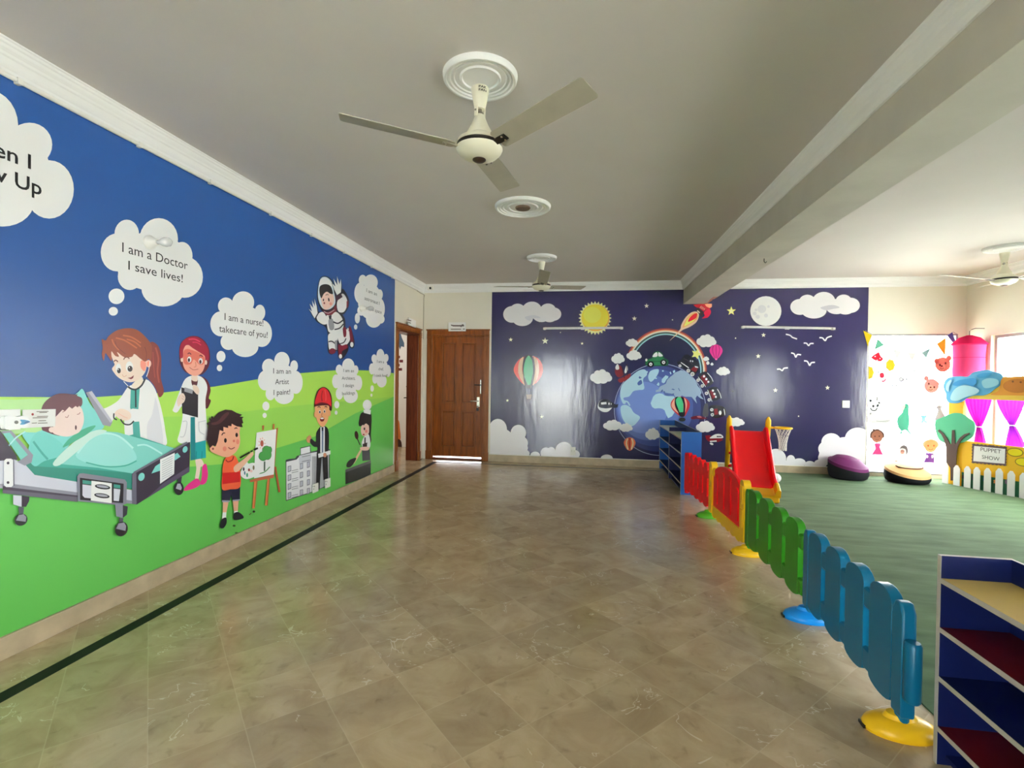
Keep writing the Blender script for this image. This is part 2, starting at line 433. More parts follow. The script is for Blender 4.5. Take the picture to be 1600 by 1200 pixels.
# ================================================================== THE ROOM
T = .2
def wallseg(mb, axis, p0, p1, a0, a1, z0, z1, m):
    if axis == 'x': mb.box(p0, p1, a0, a1, z0, z1, m)      # plane of constant x
    else: mb.box(a0, a1, p0, p1, z0, z1, m)
def wall(name, axis, p0, p1, a0, a1, holes, m):
    """holes: (a0, a1, z0, z1) sorted along the wall"""
    mb = MB(); c = a0
    for h0, h1, z0, z1 in sorted(holes):
        wallseg(mb, axis, p0, p1, c, h0, 0, H, m)
        if z0 > 0: wallseg(mb, axis, p0, p1, h0, h1, 0, z0, m)
        wallseg(mb, axis, p0, p1, h0, h1, z1, H, m); c = h1
    wallseg(mb, axis, p0, p1, c, a1, 0, H, m)
    return structure(mb.build(name))
LDOOR = (7.17, 8.11, 2.17)      # open door in the left wall (y0, y1, head)
BDOOR = (-2.69, -1.76, 2.175)     # closed door in the back wall (x0, x1, head)
structure(MB().box(-5.6, XR+T, YF-T, 9.9, -.1, 0, FLOOR).build('floor'))
structure(MB().box(-5.6, XR+T, YF-T, 9.9, H, H+.15, CEIL).build('ceiling'))
wall('wall_left', 'x', XL-T, XL, YF-T, YB+T, [(LDOOR[0], LDOOR[1], 0, LDOOR[2])], CREAM)
wall('wall_back', 'y', YB, YB+T, XL, XR, [(BDOOR[0], BDOOR[1], 0, BDOOR[2]), BACKWIN], CREAM)
wall('wall_right', 'x', XR, XR+T, YF-T, YB+T, [(a, b, RZ[0], RZ[1]) for a, b in RWINS], CREAM)
wall('wall_front', 'y', YF-T, YF, XL, XR, [(REARDOOR[0], REARDOOR[1], 0, REARDOOR[2])], mat('bounce_cut_blue', (70, 96, 136), .6, .3, bump=(80, .06)))  # unseen rear wall, its colour made dark to cut bounced light
structure(MB().box(-30, 30, -25, 40, -.16, -.1, GROUND).build('ground'))
structure(MB().box(XB1, XB2, YF, YB, ZBM, H, BEAMP).build('ceiling_beam'))

# cornices: stepped profile (distance from wall, height below ceiling), bottom to top
CORN = [(0, -.142), (.014, -.142), (.017, -.128), (.022, -.120), (.026, -.112), (.028, -.078), (.034, -.070), (.036, -.058), (.047, -.042), (.050, -.028), (.057, -.022), (.058, -.010), (.066, -.006), (.068, 0), (0, 0)]
def cornice(name, p0, p1, out, m0=0, m1=0):
    p0, p1, out = Vector(p0), Vector(p1), Vector(out); d = (p1-p0).normalized(); mb = MB(); n = len(CORN)
    vs = [p0 + d*(m0*a) + out*a + Vector((0, 0, b)) for a, b in CORN] + [p1 + d*(m1*a) + out*a + Vector((0, 0, b)) for a, b in CORN]
    fs = [(i, (i+1) % n, n+(i+1) % n, n+i) for i in range(n)]
    if out.cross(Vector((0, 0, 1))).dot(d) < 0: fs = [f[::-1] for f in fs]
    mb.add(vs, fs, WHITE)
    return structure(mb.build(name))
cornice('trim_1', (XL, YF, H), (XL, YB, H), (1, 0, 0), 0, -1)
cornice('trim_2', (XL, YB, H), (XB1, YB, H), (0, -1, 0), 1, -1)
cornice('trim_3', (XB1, YF, H), (XB1, YB, H), (-1, 0, 0), 0, -1)
cornice('trim_4', (XB2, YB, H), (XR, YB, H), (0, -1, 0), 0, -1)
cornice('trim_5', (XR, YF, H), (XR, YB, H), (-1, 0, 0), 0, -1)
# baseboards
structure(MB().box(XL, XL+.018, YF, YM+.03, 0, ZB, SKIRT).build('baseboard_left', bevel=.004))
structure(MB().box(-1.655, BACKWIN[0]-.002, YB-.018, YB, 0, ZB, SKIRT).box(-1.655, BACKWIN[0]-.002, YB-.012, YB, ZB, ZB+.012, PLASTIC_W).build('baseboard_back', bevel=.004))
structure(MB().box(XR-.018, XR, YF, YB, 0, ZB, SKIRT).build('baseboard_right', bevel=.004))
# black marble border set in the floor
structure(MB().box(-2.565, -2.487, YF, 8.06, 0, .0012, BLACKM).box(-2.487, 1.18, 8.015, 8.06, 0, .0012, BLACKM).build('trim_6'))

# windows
def window(n, axis, p0, a0, a1, z0, z1, mull, w=.04):
    """aluminium frame with panes, in an opening; p0 is the frame's near face"""
    fr = MB()
    def bx(mb, b0, b1, c0, c1, t0, t1, m):
        if axis == 'x': mb.box(p0+t0, p0+t1, b0, b1, c0, c1, m)
        else: mb.box(b0, b1, p0+t0, p0+t1, c0, c1, m)
    bx(fr, a0, a1, z0, z0+w, 0, .06, ALU); bx(fr, a0, a1, z1-w, z1, 0, .06, ALU)
    bx(fr, a0, a0+w, z0+w, z1-w, 0, .06, ALU); bx(fr, a1-w, a1, z0+w, z1-w, 0, .06, ALU)
    for q in mull: bx(fr, q-.02, q+.02, z0+w, z1-w, 0.005, .055, ALU)
    o = structure(fr.build('window_%d' % n))
    g = MB(); bx(g, a0+w, a1-w, z0+w, z1-w, .027, .033, GLASS); g.build('pane', o)
    return o
window(1, 'y', YB+.012, *BACKWIN, [], .022)
for i, (a, b) in enumerate(RWINS):
    window(2+i, 'x', XR+.05, a, b, RZ[0], RZ[1], [a+(b-a)/3, a+2*(b-a)/3] if i else [])

# glazed entrance behind the camera
dr = MB(); x0, x1, z1 = REARDOOR
for xx in (x0, (x0+x1)/2-.03, x1-.06): dr.box(xx, xx+.06, YF-.12, YF-.06, 0, z1, ALU)
dr.box(x0, x1, YF-.12, YF-.06, z1-.06, z1, ALU).box(x0, x1, YF-.12, YF-.06, 0, .08, ALU)
dro = structure(dr.build('door_3')); MB().box(x0+.06, x1-.06, YF-.093, YF-.087, .08, z1-.06, GLASS).build('pane', dro)

# ------------------------------------------------------------------ closed panelled door in the back wall
def door_casing(mb, axis, p, a0, a1, z1, w, out):
    """moulded casing round an opening; p = wall face, out = +-1 direction into the room"""
    def bx(b0, b1, c0, c1, t0, t1, m):
        q = sorted((p+out*t0, p+out*t1))
        if axis == 'y': mb.box(b0, b1, q[0], q[1], c0, c1, m)
        else: mb.box(q[0], q[1], b0, b1, c0, c1, m)
    for s0, s1 in ((a0-w, a0), (a1, a1+w)):
        bx(s0, s1, 0, z1+w, -.001, .022, WOODF); bx(s0+w*.28, s1-w*.28, .16, z1-.06, .022, .03, WOODF)
        bx(s0-.006, s1+.006, 0, .15, -.001, .03, WOODF)
        for q in (0, .03, .06): bx(s0-.004, s1+.004, z1-.06+q, z1-.045+q, .0, .032, WOODF)
    bx(a0, a1, z1, z1+w, -.001, .02, WOOD); bx(a0-w-.012, a1+w+.012, z1+w-.018, z1+w+.006, -.001, .036, WOODF)
cs = MB(); door_casing(cs, 'y', YB, BDOOR[0], BDOOR[1], BDOOR[2], .09, -1)
cs.box(BDOOR[0], BDOOR[1], YB+.005, YB+.16, 0, .030, WOODD).box(BDOOR[0], BDOOR[0]+.03, YB, YB+T, 0, BDOOR[2], WOOD).box(BDOOR[1]-.03, BDOOR[1], YB, YB+T, 0, BDOOR[2], WOOD).box(BDOOR[0], BDOOR[1], YB, YB+T, BDOOR[2]-.03, BDOOR[2], WOOD)
door1 = structure(cs.build('door_1', bevel=.003))
BP = Plane((0, YB, 0), (1, 0, 0), (0, 0, 1)); LP = Plane((XL, 0, 0), (0, 1, 0), (0, 0, 1))
def panel_door(w, h, cols, rows, mA, mB_):
    """leaf in local coords: x 0..w, z 0..h, front face at y=0 looking to -y"""
    mb = MB(); t = .04
    xs = [0]+[v for c in cols for v in c]+[w]
    for i in range(0, len(xs), 2): mb.box(xs[i], xs[i+1], 0, t, 0, h, mA)
    zs = [0]+[v for c in rows for v in c]+[h]
    for c0, c1 in cols:
        for i in range(0, len(zs), 2): mb.box(c0, c1, 0, t, zs[i], zs[i+1], mA)
        for r0, r1 in rows:
            mb.box(c0, c1, .020, t-.010, r0, r1, mB_)
            mb.prism([(c0+.034, .020, r0+.034), (c1-.034, .020, r0+.034), (c1-.034, .020, r1-.034), (c0+.034, .020, r1-.034)], (0, -.014, 0), mB_)
            for q in ((c0, c0+.012, r0, r1), (c1-.012, c1, r0, r1), (c0, c1, r0, r0+.012), (c0, c1, r1-.012, r1)): mb.box(q[0], q[1], -.007, .020, q[2], q[3], WOODF if mA is WOOD else mB_)
    return mb
lw = BDOOR[1]-BDOOR[0]-.06
lf = panel_door(lw, 2.0925, [(.145, .395), (.50, .75)], [(.17, .80), (.94, 1.99)], WOOD, WOOD)
lf.M = Matrix.Translation((BDOOR[0]+.03, YB+.03, .052))
leaf = lf.build('door_leaf', door1, bevel=.002)
hx = BDOOR[1]-.10
hb = MB().box(hx-.025, hx+.025, YB+.018, YB+.031, .93, 1.10, CHROME).tube([(hx, YB+.02, 1.03), (hx, YB-.03, 1.03), (hx-.02, YB-.035, 1.03), (hx-.13, YB-.035, 1.03)], .009, CHROME)
hb.build('door_handle', leaf, smooth=True)
MB().box(hx+.035, hx+.05, YB+.012, YB+.03, 1.16, 1.40, CHROME).tube([(hx-.07, YB+.012, 1.31), (hx+.06, YB+.012, 1.31)], .008, DARK).build('tower_bolt', leaf)
MB().box(hx-.03, hx+.01, YB+.008, YB+.03, .86, .91, DARK).tube([(hx-.02, YB+.01, .91), (hx-.02, YB-.0, .95), (hx, YB-.0, .95), (hx, YB+.01, .91)], .005, CHROME).build('padlock', leaf)

# ------------------------------------------------------------------ open door in the left wall and the room beyond it
cs = MB(); door_casing(cs, 'x', XL, LDOOR[0], LDOOR[1], LDOOR[2], .085, 1)
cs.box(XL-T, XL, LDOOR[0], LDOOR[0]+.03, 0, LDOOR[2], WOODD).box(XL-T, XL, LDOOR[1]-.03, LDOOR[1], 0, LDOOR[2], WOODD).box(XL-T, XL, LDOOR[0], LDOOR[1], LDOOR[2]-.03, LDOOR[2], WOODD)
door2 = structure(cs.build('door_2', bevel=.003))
a = math.radians(69.5)
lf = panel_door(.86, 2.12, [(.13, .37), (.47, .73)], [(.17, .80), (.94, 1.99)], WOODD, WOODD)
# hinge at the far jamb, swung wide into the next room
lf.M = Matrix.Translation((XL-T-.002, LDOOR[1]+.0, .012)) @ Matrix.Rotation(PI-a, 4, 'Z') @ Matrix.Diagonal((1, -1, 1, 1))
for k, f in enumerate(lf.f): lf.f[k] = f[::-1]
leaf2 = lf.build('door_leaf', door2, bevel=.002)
hm = MB(lf.M).tube([(.80, 0, 1.03), (.80, -.05, 1.03), (.70, -.05, 1.03)], .009, DARK).tube([(.76, -.012, 1.24), (.90, -.012, 1.24)], .008, DARK).box(.77, .83, -.008, 0, .93, 1.1, DARK)
hm.build('door_handle', leaf2)
structure(MB().box(-5.6, XL-T, 9.6, 9.8, 0, H, CREAM).build('wall_next_room_back'))
structure(MB().box(-5.6, -5.4, 5.9, 9.6, 0, H, CREAM).build('wall_next_room_left'))
structure(MB().box(-5.4, XL-T, 5.9, 6.0, 0, H, CREAM).build('wall_next_room_front'))
structure(MB().box(XL-T, XL-T+.1, YB+T, 9.6, 0, H, CREAM).build('wall_next_room_right'))
l = bpy.data.lights.new('next_room_fill', 'AREA'); l.size = .5; l.energy = 13; l.color = (1, .96, .9)  # unseen area light, added to brighten the room beyond the door
lo = bpy.data.objects.new('next_room_fill', l); COL.objects.link(lo); lo.location = (-4.4, 8.2, H-.12)

# ================================================================== MURAL ON THE LEFT WALL
m1 = thing('wall_mural', 'large printed mural of future jobs on blue sky and green hills along the left wall', 'mural', (XL, 4, 0))
A = Art(LP, 'left', clip=(.35, YM, ZB, ZC))
K0 = lambda n: A.begin(n)
K0(0)
A.put([(.35, ZB), (YM, ZB), (YM, ZC), (.35, ZC)], (27, 72, 136))
A.end('sky_print', m1)
K0(2); A.frame(0, 0, 1)
A.P((164, 212, 82), [(-700, 612), (0, 620), (140, 621), (250, 614), (335, 604), (400, 593), (470, 583), (530, 578), (580, 579), (640, 586), (640, 640), (640, 900), (-700, 1500)])
A.P((148, 206, 84), [(-700, 660), (0, 655), (330, 650), (430, 637), (492, 631), (560, 625), (640, 618), (640, 900), (-700, 1500)])
A.P((98, 188, 84), [(-700, 790), (0, 728), (200, 726), (300, 729), (350, 725), (430, 701), (492, 682), (555, 646), (617, 619), (640, 612), (640, 900), (-700, 1500)])
A.end('hills_print', m1)
RIM, FIL = (244, 246, 250), (228, 228, 230)
# ---- title cloud
K0(6); A.frame(0, 120, 5)
A.cloud([(-120, 380, 262, 285), (230, 530, 178, 172), (385, 880, 192, 228), (20, 980, 245, 190), (50, 760, 350, 330), (-420, 330, 260, 260), (-640, 600, 240, 260), (-420, 900, 320, 240), (-250, 700, 400, 330)], RIM, FIL, 5)
o = A.end('title_cloud', m1)
A.begin(30); A.text((22, 22, 26), 'When I', (-430, 500), (242, 692), 126, .012); A.end('lettering_line', o); A.begin(30); A.text((22, 22, 26), 'Grow Up', (-470, 650), (325, 936), 128, .012); A.end('lettering_line', o)
# ---- speech clouds
A.frame(140, 320, 5); K0(6)
A.cloud([(290, 230, 96, 114), (540, 268, 150, 164), (722, 400, 82, 110), (742, 565, 143, 162), (575, 655, 170, 140), (315, 560, 95, 106), (212, 372, 125, 148), (480, 440, 280, 230)], RIM, FIL, 5)
A.E(RIM, 210, 715, 62, 61); A.E(RIM, 185, 832, 36, 34)
o = A.end('doctor_cloud', m1)
A.begin(30); A.text((24, 24, 30), 'I am a Doctor', (255, 368), (766, 506), 74); A.end('lettering_line', o); A.begin(30); A.text((24, 24, 30), 'I save lives!', (303, 507), (728, 606), 70); A.end('lettering_line', o)
K0(6)
A.cloud([(1065, 790, 62, 66), (1200, 762, 86, 86), (1330, 842, 42, 62), (1025, 930, 82, 98), (1345, 1005, 80, 106), (1085, 1070, 62, 64), (1215, 1110, 104, 80), (1190, 930, 165, 150)], RIM, FIL, 4)
A.frame(300, 540, 4); A.E(RIM, 181, 68, 28, 35); A.E(RIM, 172, 140, 17, 20)
o = A.end('nurse_cloud', m1)
A.frame(140, 320, 5); A.begin(30); A.text((24, 24, 30), 'I am a nurse!', (1055, 902), (1357, 946), 54); A.end('lettering_line', o); A.begin(30); A.text((24, 24, 30), 'takecare of you!', (1012, 992), (1390, 1040), 54); A.end('lettering_line', o)
A.frame(300, 540, 4); K0(6)
A.cloud([(480, 132, 42, 50), (562, 95, 48, 56), (638, 128, 24, 36), (456, 218, 44, 62), (650, 230, 42, 72), (490, 300, 30, 42), (575, 310, 62, 56), (555, 210, 95, 100)], RIM, FIL, 3)
A.E(RIM, 462, 378, 22, 28); A.E(RIM, 454, 436, 13, 16)
o = A.end('artist_cloud', m1)
A.begin(30); A.text((24, 24, 30), 'I am an', (508, 172), (618, 178), 34); A.end('lettering_line', o); A.begin(30); A.text((24, 24, 30), 'Artist', (520, 240), (606, 242), 34); A.end('lettering_line', o); A.begin(30); A.text((24, 24, 30), 'I paint!', (510, 308), (613, 305), 34); A.end('lettering_line', o)
A.frame(430, 540, 4.8); K0(6)
A.cloud([(480, 180, 26, 38), (548, 152, 46, 56), (604, 182, 20, 34), (456, 268, 29, 52), (622, 280, 31, 56), (482, 360, 28, 45), (566, 376, 54, 56), (540, 268, 84, 104)], RIM, FIL, 3)
A.E(RIM, 462, 443, 19, 28); A.E(RIM, 457, 503, 11, 16)
o = A.end('architect_cloud', m1)
A.begin(30)
for q in (('I am an', (512, 198), (590, 200)), ('Architect,', (500, 256), (600, 256)), ('I design', (510, 312), (590, 309)), ('buildings', (502, 370), (598, 366))): A.text((30, 30, 34), q[0], q[1], q[2], 25); A.end('lettering_line', o); A.begin(30)
K0(6)
A.cloud([(742, 97, 20, 32), (789, 77, 30, 52), (832, 92, 18, 30), (724, 175, 20, 42), (846, 190, 22, 46), (748, 250, 20, 36), (798, 264, 38, 50), (785, 170, 60, 86)], RIM, FIL, 3)
A.E(RIM, 727, 322, 13, 24); A.E(RIM, 722, 372, 8, 12)
o = A.end('chef_cloud', m1)
A.begin(30)
for q in (('I am a', (764, 128), (816, 132)), ('chef,', (775, 184), (812, 186)), ('I cook food!', (742, 236), (842, 232))): A.text((30, 30, 34), q[0], q[1], q[2], 22); A.end('lettering_line', o); A.begin(30)
A.frame(460, 420, 7.5); K0(6)
A.cloud([(800, 132, 46, 62), (895, 160, 82, 94), (1000, 302, 36, 62), (770, 285, 68, 122), (1000, 470, 60, 125), (930, 590, 92, 100), (1012, 590, 45, 52), (785, 490, 48, 60), (885, 380, 140, 210)], RIM, FIL, 4)
A.E(RIM, 738, 580, 30, 60); A.E(RIM, 718, 682, 20, 30)
o = A.end('astronaut_cloud', m1)
A.begin(30)
for q in (('I am an', (845, 275), (967, 312)), ('astronaut I', (822, 368), (997, 418)), ('travel to space', (790, 452), (1022, 532))): A.text((40, 40, 46), q[0], q[1], q[2], 44); A.end('lettering_line', o); A.begin(30)

SKIN, SKIN2 = (240, 205, 190), (226, 178, 160)
# ---- doctor
K0(6); A.frame(150, 500, 10)
A.S((124, 48, 42), [(850, 350), (960, 390), (1010, 520), (1022, 700), (1012, 900), (1060, 1095), (1035, 1180), (985, 1205), (950, 1110), (900, 1010), (830, 930), (800, 860), (840, 600)])
A.L((160, 72, 58), 26, [(930, 430), (975, 600), (960, 800), (985, 980)]); A.L((150, 62, 52), 18, [(890, 500), (900, 700), (920, 900)])
A.frame(130, 490, 5.4545)
A.S((236, 236, 238), [(385, 622), (330, 700), (285, 752), (190, 805), (100, 826), (120, 920), (210, 950), (285, 870), (345, 850), (350, 950), (362, 1045), (430, 1085), (560, 1110), (705, 1125), (700, 1000), (675, 850), (640, 720), (600, 620), (535, 560), (450, 600)])
A.S((214, 214, 220), [(600, 700), (640, 800), (680, 1110), (560, 1105), (545, 950), (590, 850)])
A.P((64, 160, 150), [(405, 640), (482, 636), (470, 820), (490, 1085), (428, 1080), (420, 900), (400, 800)])
A.P((24, 34, 40), [(440, 645), (453, 645), (455, 800), (442, 800)])
A.S((228, 214, 196), [(412, 618), (440, 580), (500, 540), (505, 590), (450, 640)])
A.S((240, 240, 242), [(520, 575), (595, 630), (612, 720), (575, 880), (500, 915), (400, 912), (405, 815), (505, 812), (530, 720)])
A.S(SKIN, [(268, 850), (318, 810), (395, 838), (406, 890), (362, 912), (305, 895)]); A.L(SKIN2, 6, [(300, 850), (350, 880), (380, 890)])
A.L((26, 30, 36), 15, [(382, 622), (408, 640), (450, 646), (498, 612), (528, 555)])
A.L((26, 30, 36), 12, [(262, 850), (262, 890), (288, 905)]); A.L((26, 30, 36), 12, [(318, 900), (350, 940), (398, 945), (432, 915)])
A.frame(150, 500, 10)
A.S(SKIN, [(230, 480), (270, 640), (290, 700), (250, 760), (280, 820), (340, 890), (440, 950), (540, 972), (640, 945), (720, 880), (780, 780), (790, 600), (700, 480), (400, 420)])
A.S((232, 140, 122), [(700, 640), (760, 640), (785, 700), (760, 800), (700, 740)])
A.E(SKIN2, 822, 682, 42, 58); A.E((232, 140, 122), 822, 682, 22, 38)
A.S((138, 66, 42), [(90, 300), (150, 320), (200, 250), (330, 160), (500, 128), (650, 158), (780, 270), (862, 380), (875, 480), (862, 618), (815, 610), (770, 650), (690, 600), (600, 530), (560, 575), (440, 580), (330, 500), (360, 570), (300, 560), (240, 490), (245, 640), (190, 570), (145, 520), (122, 640), (92, 540), (105, 430)])
for q in ([(310, 280), (450, 320), (640, 440)], [(420, 240), (560, 270), (700, 360)], [(250, 300), (280, 380), (360, 470)], [(480, 300), (600, 340), (700, 420)]): A.L((182, 98, 60), 22, q)
A.L((112, 46, 34), 14, [(300, 330), (330, 420), (460, 530)]); A.L((112, 46, 34), 12, [(760, 420), (790, 520), (780, 620)])
for ex, ey, rx, ry, px, py in ((352, 758, 44, 76, 358, 792), (522, 732, 58, 84, 532, 762)):
    A.E((250, 250, 248), ex, ey, rx, ry); A.E((34, 20, 22), px, py, rx*.68, ry*.55); A.E((245, 245, 245), px-12, py-18, 8, 10)
A.L((110, 54, 44), 17, [(280, 652), (298, 630), (322, 634), (342, 656)]); A.L((110, 54, 44), 16, [(432, 620), (452, 588), (490, 580), (522, 606)])
A.L((206, 150, 130), 8, [(410, 850), (436, 886), (480, 862)]); A.P((120, 30, 40), [(494, 905), (545, 898), (592, 862), (580, 908), (548, 926)])
A.L((226, 226, 240), 12, [(842, 640), (825, 780), (788, 886)]); A.L((226, 226, 240), 10, [(432, 958), (460, 990), (505, 1035)])
A.end('doctor_print', m1)
# ---- nurse
K0(6); A.frame(130, 490, 5.4545)
A.S((96, 18, 34), [(1000, 538), (1058, 568), (1086, 650), (1070, 720), (1088, 742), (1062, 805), (1040, 800), (1042, 740), (1040, 640)])
A.S((238, 238, 240), [(920, 530), (868, 560), (830, 640), (775, 790), (763, 828), (800, 842), (842, 790), (846, 880), (825, 1000), (808, 1092), (910, 1112), (1062, 1082), (1050, 900), (1042, 740), (1058, 630), (1030, 560), (980, 528)])
A.S((246, 246, 248), [(985, 560), (1035, 580), (1052, 650), (1030, 760), (985, 770), (975, 690)])
A.frame(260, 600, 6.667)
A.S(SKIN, [(303, 785), (312, 880), (298, 985), (332, 992), (352, 900), (360, 860), (398, 860), (365, 785)])
A.S((222, 48, 136), [(186, 1112), (200, 1070), (255, 1020), (310, 985), (345, 1000), (350, 1050), (280, 1092)]); A.S((222, 48, 136), [(374, 862), (412, 832), (430, 900), (432, 965), (408, 1032), (356, 1045), (368, 960)])
A.P((26, 156, 158), [(250, 600), (300, 612), (410, 585), (412, 770), (330, 782), (250, 797)]); A.P((24, 128, 134), [(252, 345), (297, 345), (302, 612), (300, 790), (250, 797)])
for x in (312, 372): A.L((16, 120, 124), 8, [(x, 700), (x-4, 775)])
A.frame(130, 490, 5.4545)
A.S((90, 24, 34), [(925, 560), (975, 556), (965, 620), (930, 612)]); A.S(SKIN, [(922, 530), (968, 525), (972, 575), (930, 570)])
A.P((32, 22, 30), [(836, 628), (935, 655), (980, 674), (978, 886), (844, 850)]); A.P((150, 150, 155), [(864, 628), (936, 650), (930, 684), (862, 664)])
A.S(SKIN, [(800, 740), (820, 695), (850, 678), (870, 712), (860, 752), (830, 775), (810, 792)]); A.S(SKIN, [(935, 608), (972, 618), (990, 660), (975, 690), (940, 655)])
A.L((196, 150, 140), 4, [(845, 700), (862, 715)]); A.L((196, 150, 140), 4, [(838, 718), (858, 735)])
A.L((190, 190, 196), 6, [(825, 1050), (862, 1040), (885, 925), (848, 920)]); A.L((190, 190, 196), 6, [(985, 920), (990, 1000), (1032, 1032)]); A.L((190, 190, 196), 5, [(985, 925), (1045, 912)])
A.frame(270, 510, 13.33)
A.S((88, 10, 34), [(150, 400), (230, 280), (350, 210), (480, 198), (600, 250), (700, 350), (762, 500), (778, 680), (740, 850), (660, 960), (560, 1012), (300, 972), (190, 850), (138, 680)])
A.S((232, 158, 138), [(218, 480), (300, 385), (420, 440), (560, 540), (662, 610), (672, 760), (640, 900), (560, 1000), (450, 1030), (330, 980), (240, 870), (208, 740)])
A.S((214, 110, 92), [(225, 520), (300, 470), (420, 500), (560, 560), (655, 640), (662, 760), (560, 800), (440, 690), (380, 780), (260, 790), (218, 700)])
A.E(SKIN, 190, 690, 28, 50); A.E(SKIN, 690, 750, 25, 50)
A.S((150, 14, 46), [(150, 640), (152, 420), (240, 280), (400, 212), (550, 240), (680, 350), (742, 480), (748, 690), (690, 690), (660, 610), (540, 530), (420, 455), (300, 378), (222, 480), (210, 645)])
A.L((214, 62, 96), 26, [(330, 270), (450, 265), (570, 320)]); A.L((206, 50, 86), 22, [(410, 330), (500, 335), (590, 390)])
for ex, ey, px, py in ((345, 690, 336, 700), (580, 722, 574, 738)):
    A.E((250, 248, 246), ex, ey, 44, 62); A.E((60, 24, 28), px, py, 24, 40)
A.L((90, 20, 40), 20, [(310, 575), (345, 552), (382, 585)]); A.L((90, 20, 40), 20, [(555, 620), (585, 602), (618, 630)])
A.L((190, 110, 80), 12, [(470, 740), (482, 830), (440, 848)]); A.L((170, 90, 80), 12, [(345, 850), (430, 905), (532, 888)])
A.end('nurse_print', m1)
# ---- hospital bed with patient
K0(75); A.frame(0, 590, 4.616)
GL, GM, GD, DK = (202, 203, 216), (142, 142, 156), (100, 96, 112), (52, 42, 60)
A.P((168, 212, 140), [(-400, 150), (120, 160), (300, 150), (420, 130), (300, 400), (-400, 420)])
A.S((120, 204, 198), [(160, 400), (300, 380), (480, 180), (562, 106), (598, 84), (645, 180), (750, 335), (700, 390), (560, 420), (440, 560), (330, 605), (240, 520)])
A.P(GM, [(618, 108), (662, 96), (812, 318), (795, 352), (742, 342)]); A.P((176, 176, 190), [(640, 108), (662, 96), (812, 318), (795, 325)])
A.P(DK, [(-500, 330), (0, 380), (130, 590), (50, 630), (-500, 640)])
A.P(GL, [(-500, 640), (100, 590), (190, 625), (250, 700), (560, 752), (965, 812), (965, 905), (560, 850), (100, 790), (-500, 740)])
A.P((46, 138, 122), [(180, 625), (320, 590), (480, 535), (960, 410), (1285, 520), (975, 690), (962, 805), (560, 752), (250, 702)])
A.P((58, 160, 145), [(320, 590), (480, 535), (960, 410), (1285, 520), (975, 690), (620, 660), (260, 640)])
A.S((110, 198, 190), [(240, 420), (330, 400), (460, 490), (450, 560), (320, 602), (250, 640), (200, 560)]); A.L((64, 158, 148), 16, [(240, 460), (300, 540), (345, 590)])
A.P((124, 202, 192), [(380, 618), (450, 540), (560, 450), (700, 382), (850, 395), (1255, 508), (960, 692), (700, 650)])
A.S((148, 214, 208), [(545, 560), (620, 470), (720, 408), (850, 430), (950, 505), (985, 590), (900, 635), (760, 640), (625, 615)]); A.L((178, 228, 222), 14, [(560, 545), (640, 450), (740, 402), (860, 425), (960, 510)])
A.L((70, 170, 152), 10, [(620, 612), (760, 642), (900, 636), (985, 600)]); A.L((180, 228, 222), 12, [(990, 490), (1060, 488), (1170, 550)])
A.S((192, 222, 212), [(382, 618), (470, 520), (590, 425), (700, 378), (770, 388), (660, 440), (560, 530), (430, 632)])
A.S((64, 166, 130), [(452, 505), (500, 440), (600, 372), (690, 345), (640, 400), (540, 460)])
A.S((84, 30, 44), [(300, 222), (350, 152), (430, 115), (540, 122), (562, 115), (556, 130), (592, 152), (580, 212), (470, 232), (400, 290), (385, 340), (440, 420), (330, 390), (300, 360)])
A.S((238, 204, 196), [(398, 285), (440, 232), (520, 205), (582, 212), (606, 300), (582, 380), (540, 410), (480, 426), (400, 410), (378, 385), (388, 340)]); A.E((238, 204, 196), 375, 376, 24, 20)
A.P((84, 30, 44), [(395, 290), (450, 232), (470, 242), (500, 210), (520, 225), (545, 205), (560, 215), (582, 190), (470, 180), (380, 230)])
A.L((150, 90, 90), 5, [(470, 282), (485, 288), (495, 270)]); A.L((150, 90, 90), 5, [(555, 265), (570, 262), (578, 250)]); A.L((120, 60, 60), 5, [(450, 250), (470, 240)]); A.E((70, 30, 36), 547, 360, 7, 17)
A.frame(0, 660, 6.317)
A.P(DK, [(-600, 60), (0, 92), (168, 335), (100, 380), (-600, 420)]); A.P(GM, [(10, 88), (110, 80), (150, 120), (328, 322), (312, 395), (140, 478), (115, 425), (212, 362)])
A.P((118, 196, 184), [(30, 110), (95, 100), (275, 320), (205, 372)]); A.L((178, 232, 224), 14, [(88, 230), (160, 150), (250, 90)])
A.P(GL, [(-600, 420), (130, 370), (250, 430), (330, 532), (600, 585), (600, 680), (100, 600), (-600, 560)])
A.frame(0, 590, 4.616)
A.P(GM, [(-500, 760), (100, 768), (560, 828), (965, 890), (965, 912), (560, 870), (20, 800)]); A.P((70, 62, 78), [(20, 782), (100, 795), (560, 850), (560, 866), (20, 812)]); A.P(GD, [(20, 808), (560, 862), (560, 897), (20, 834)])
A.P(GL, [(95, 848), (156, 852), (156, 932), (95, 915)]); A.P(DK, [(156, 852), (212, 860), (210, 890), (188, 932), (156, 932)]); A.P((84, 84, 96), [(132, 930), (173, 935), (168, 990), (138, 985)])
A.E((36, 34, 40), 152, 1025, 48, 42, -30); A.P(GM, [(115, 1030), (135, 992), (170, 985), (190, 1005), (185, 1040)])
A.P((60, 56, 70), [(1280, 720), (1312, 715), (1306, 765), (1284, 765)]); A.E((36, 34, 40), 1290, 800, 35, 48); A.P((170, 170, 184), [(1268, 800), (1280, 765), (1300, 765), (1312, 795), (1305, 812)])
A.P(DK, [(958, 690), (1345, 470), (1372, 465), (1366, 680), (1312, 712), (985, 916), (958, 908)]); A.P((84, 74, 98), [(1080, 850), (1180, 760), (1366, 640), (1366, 680), (1312, 712), (1050, 876)])
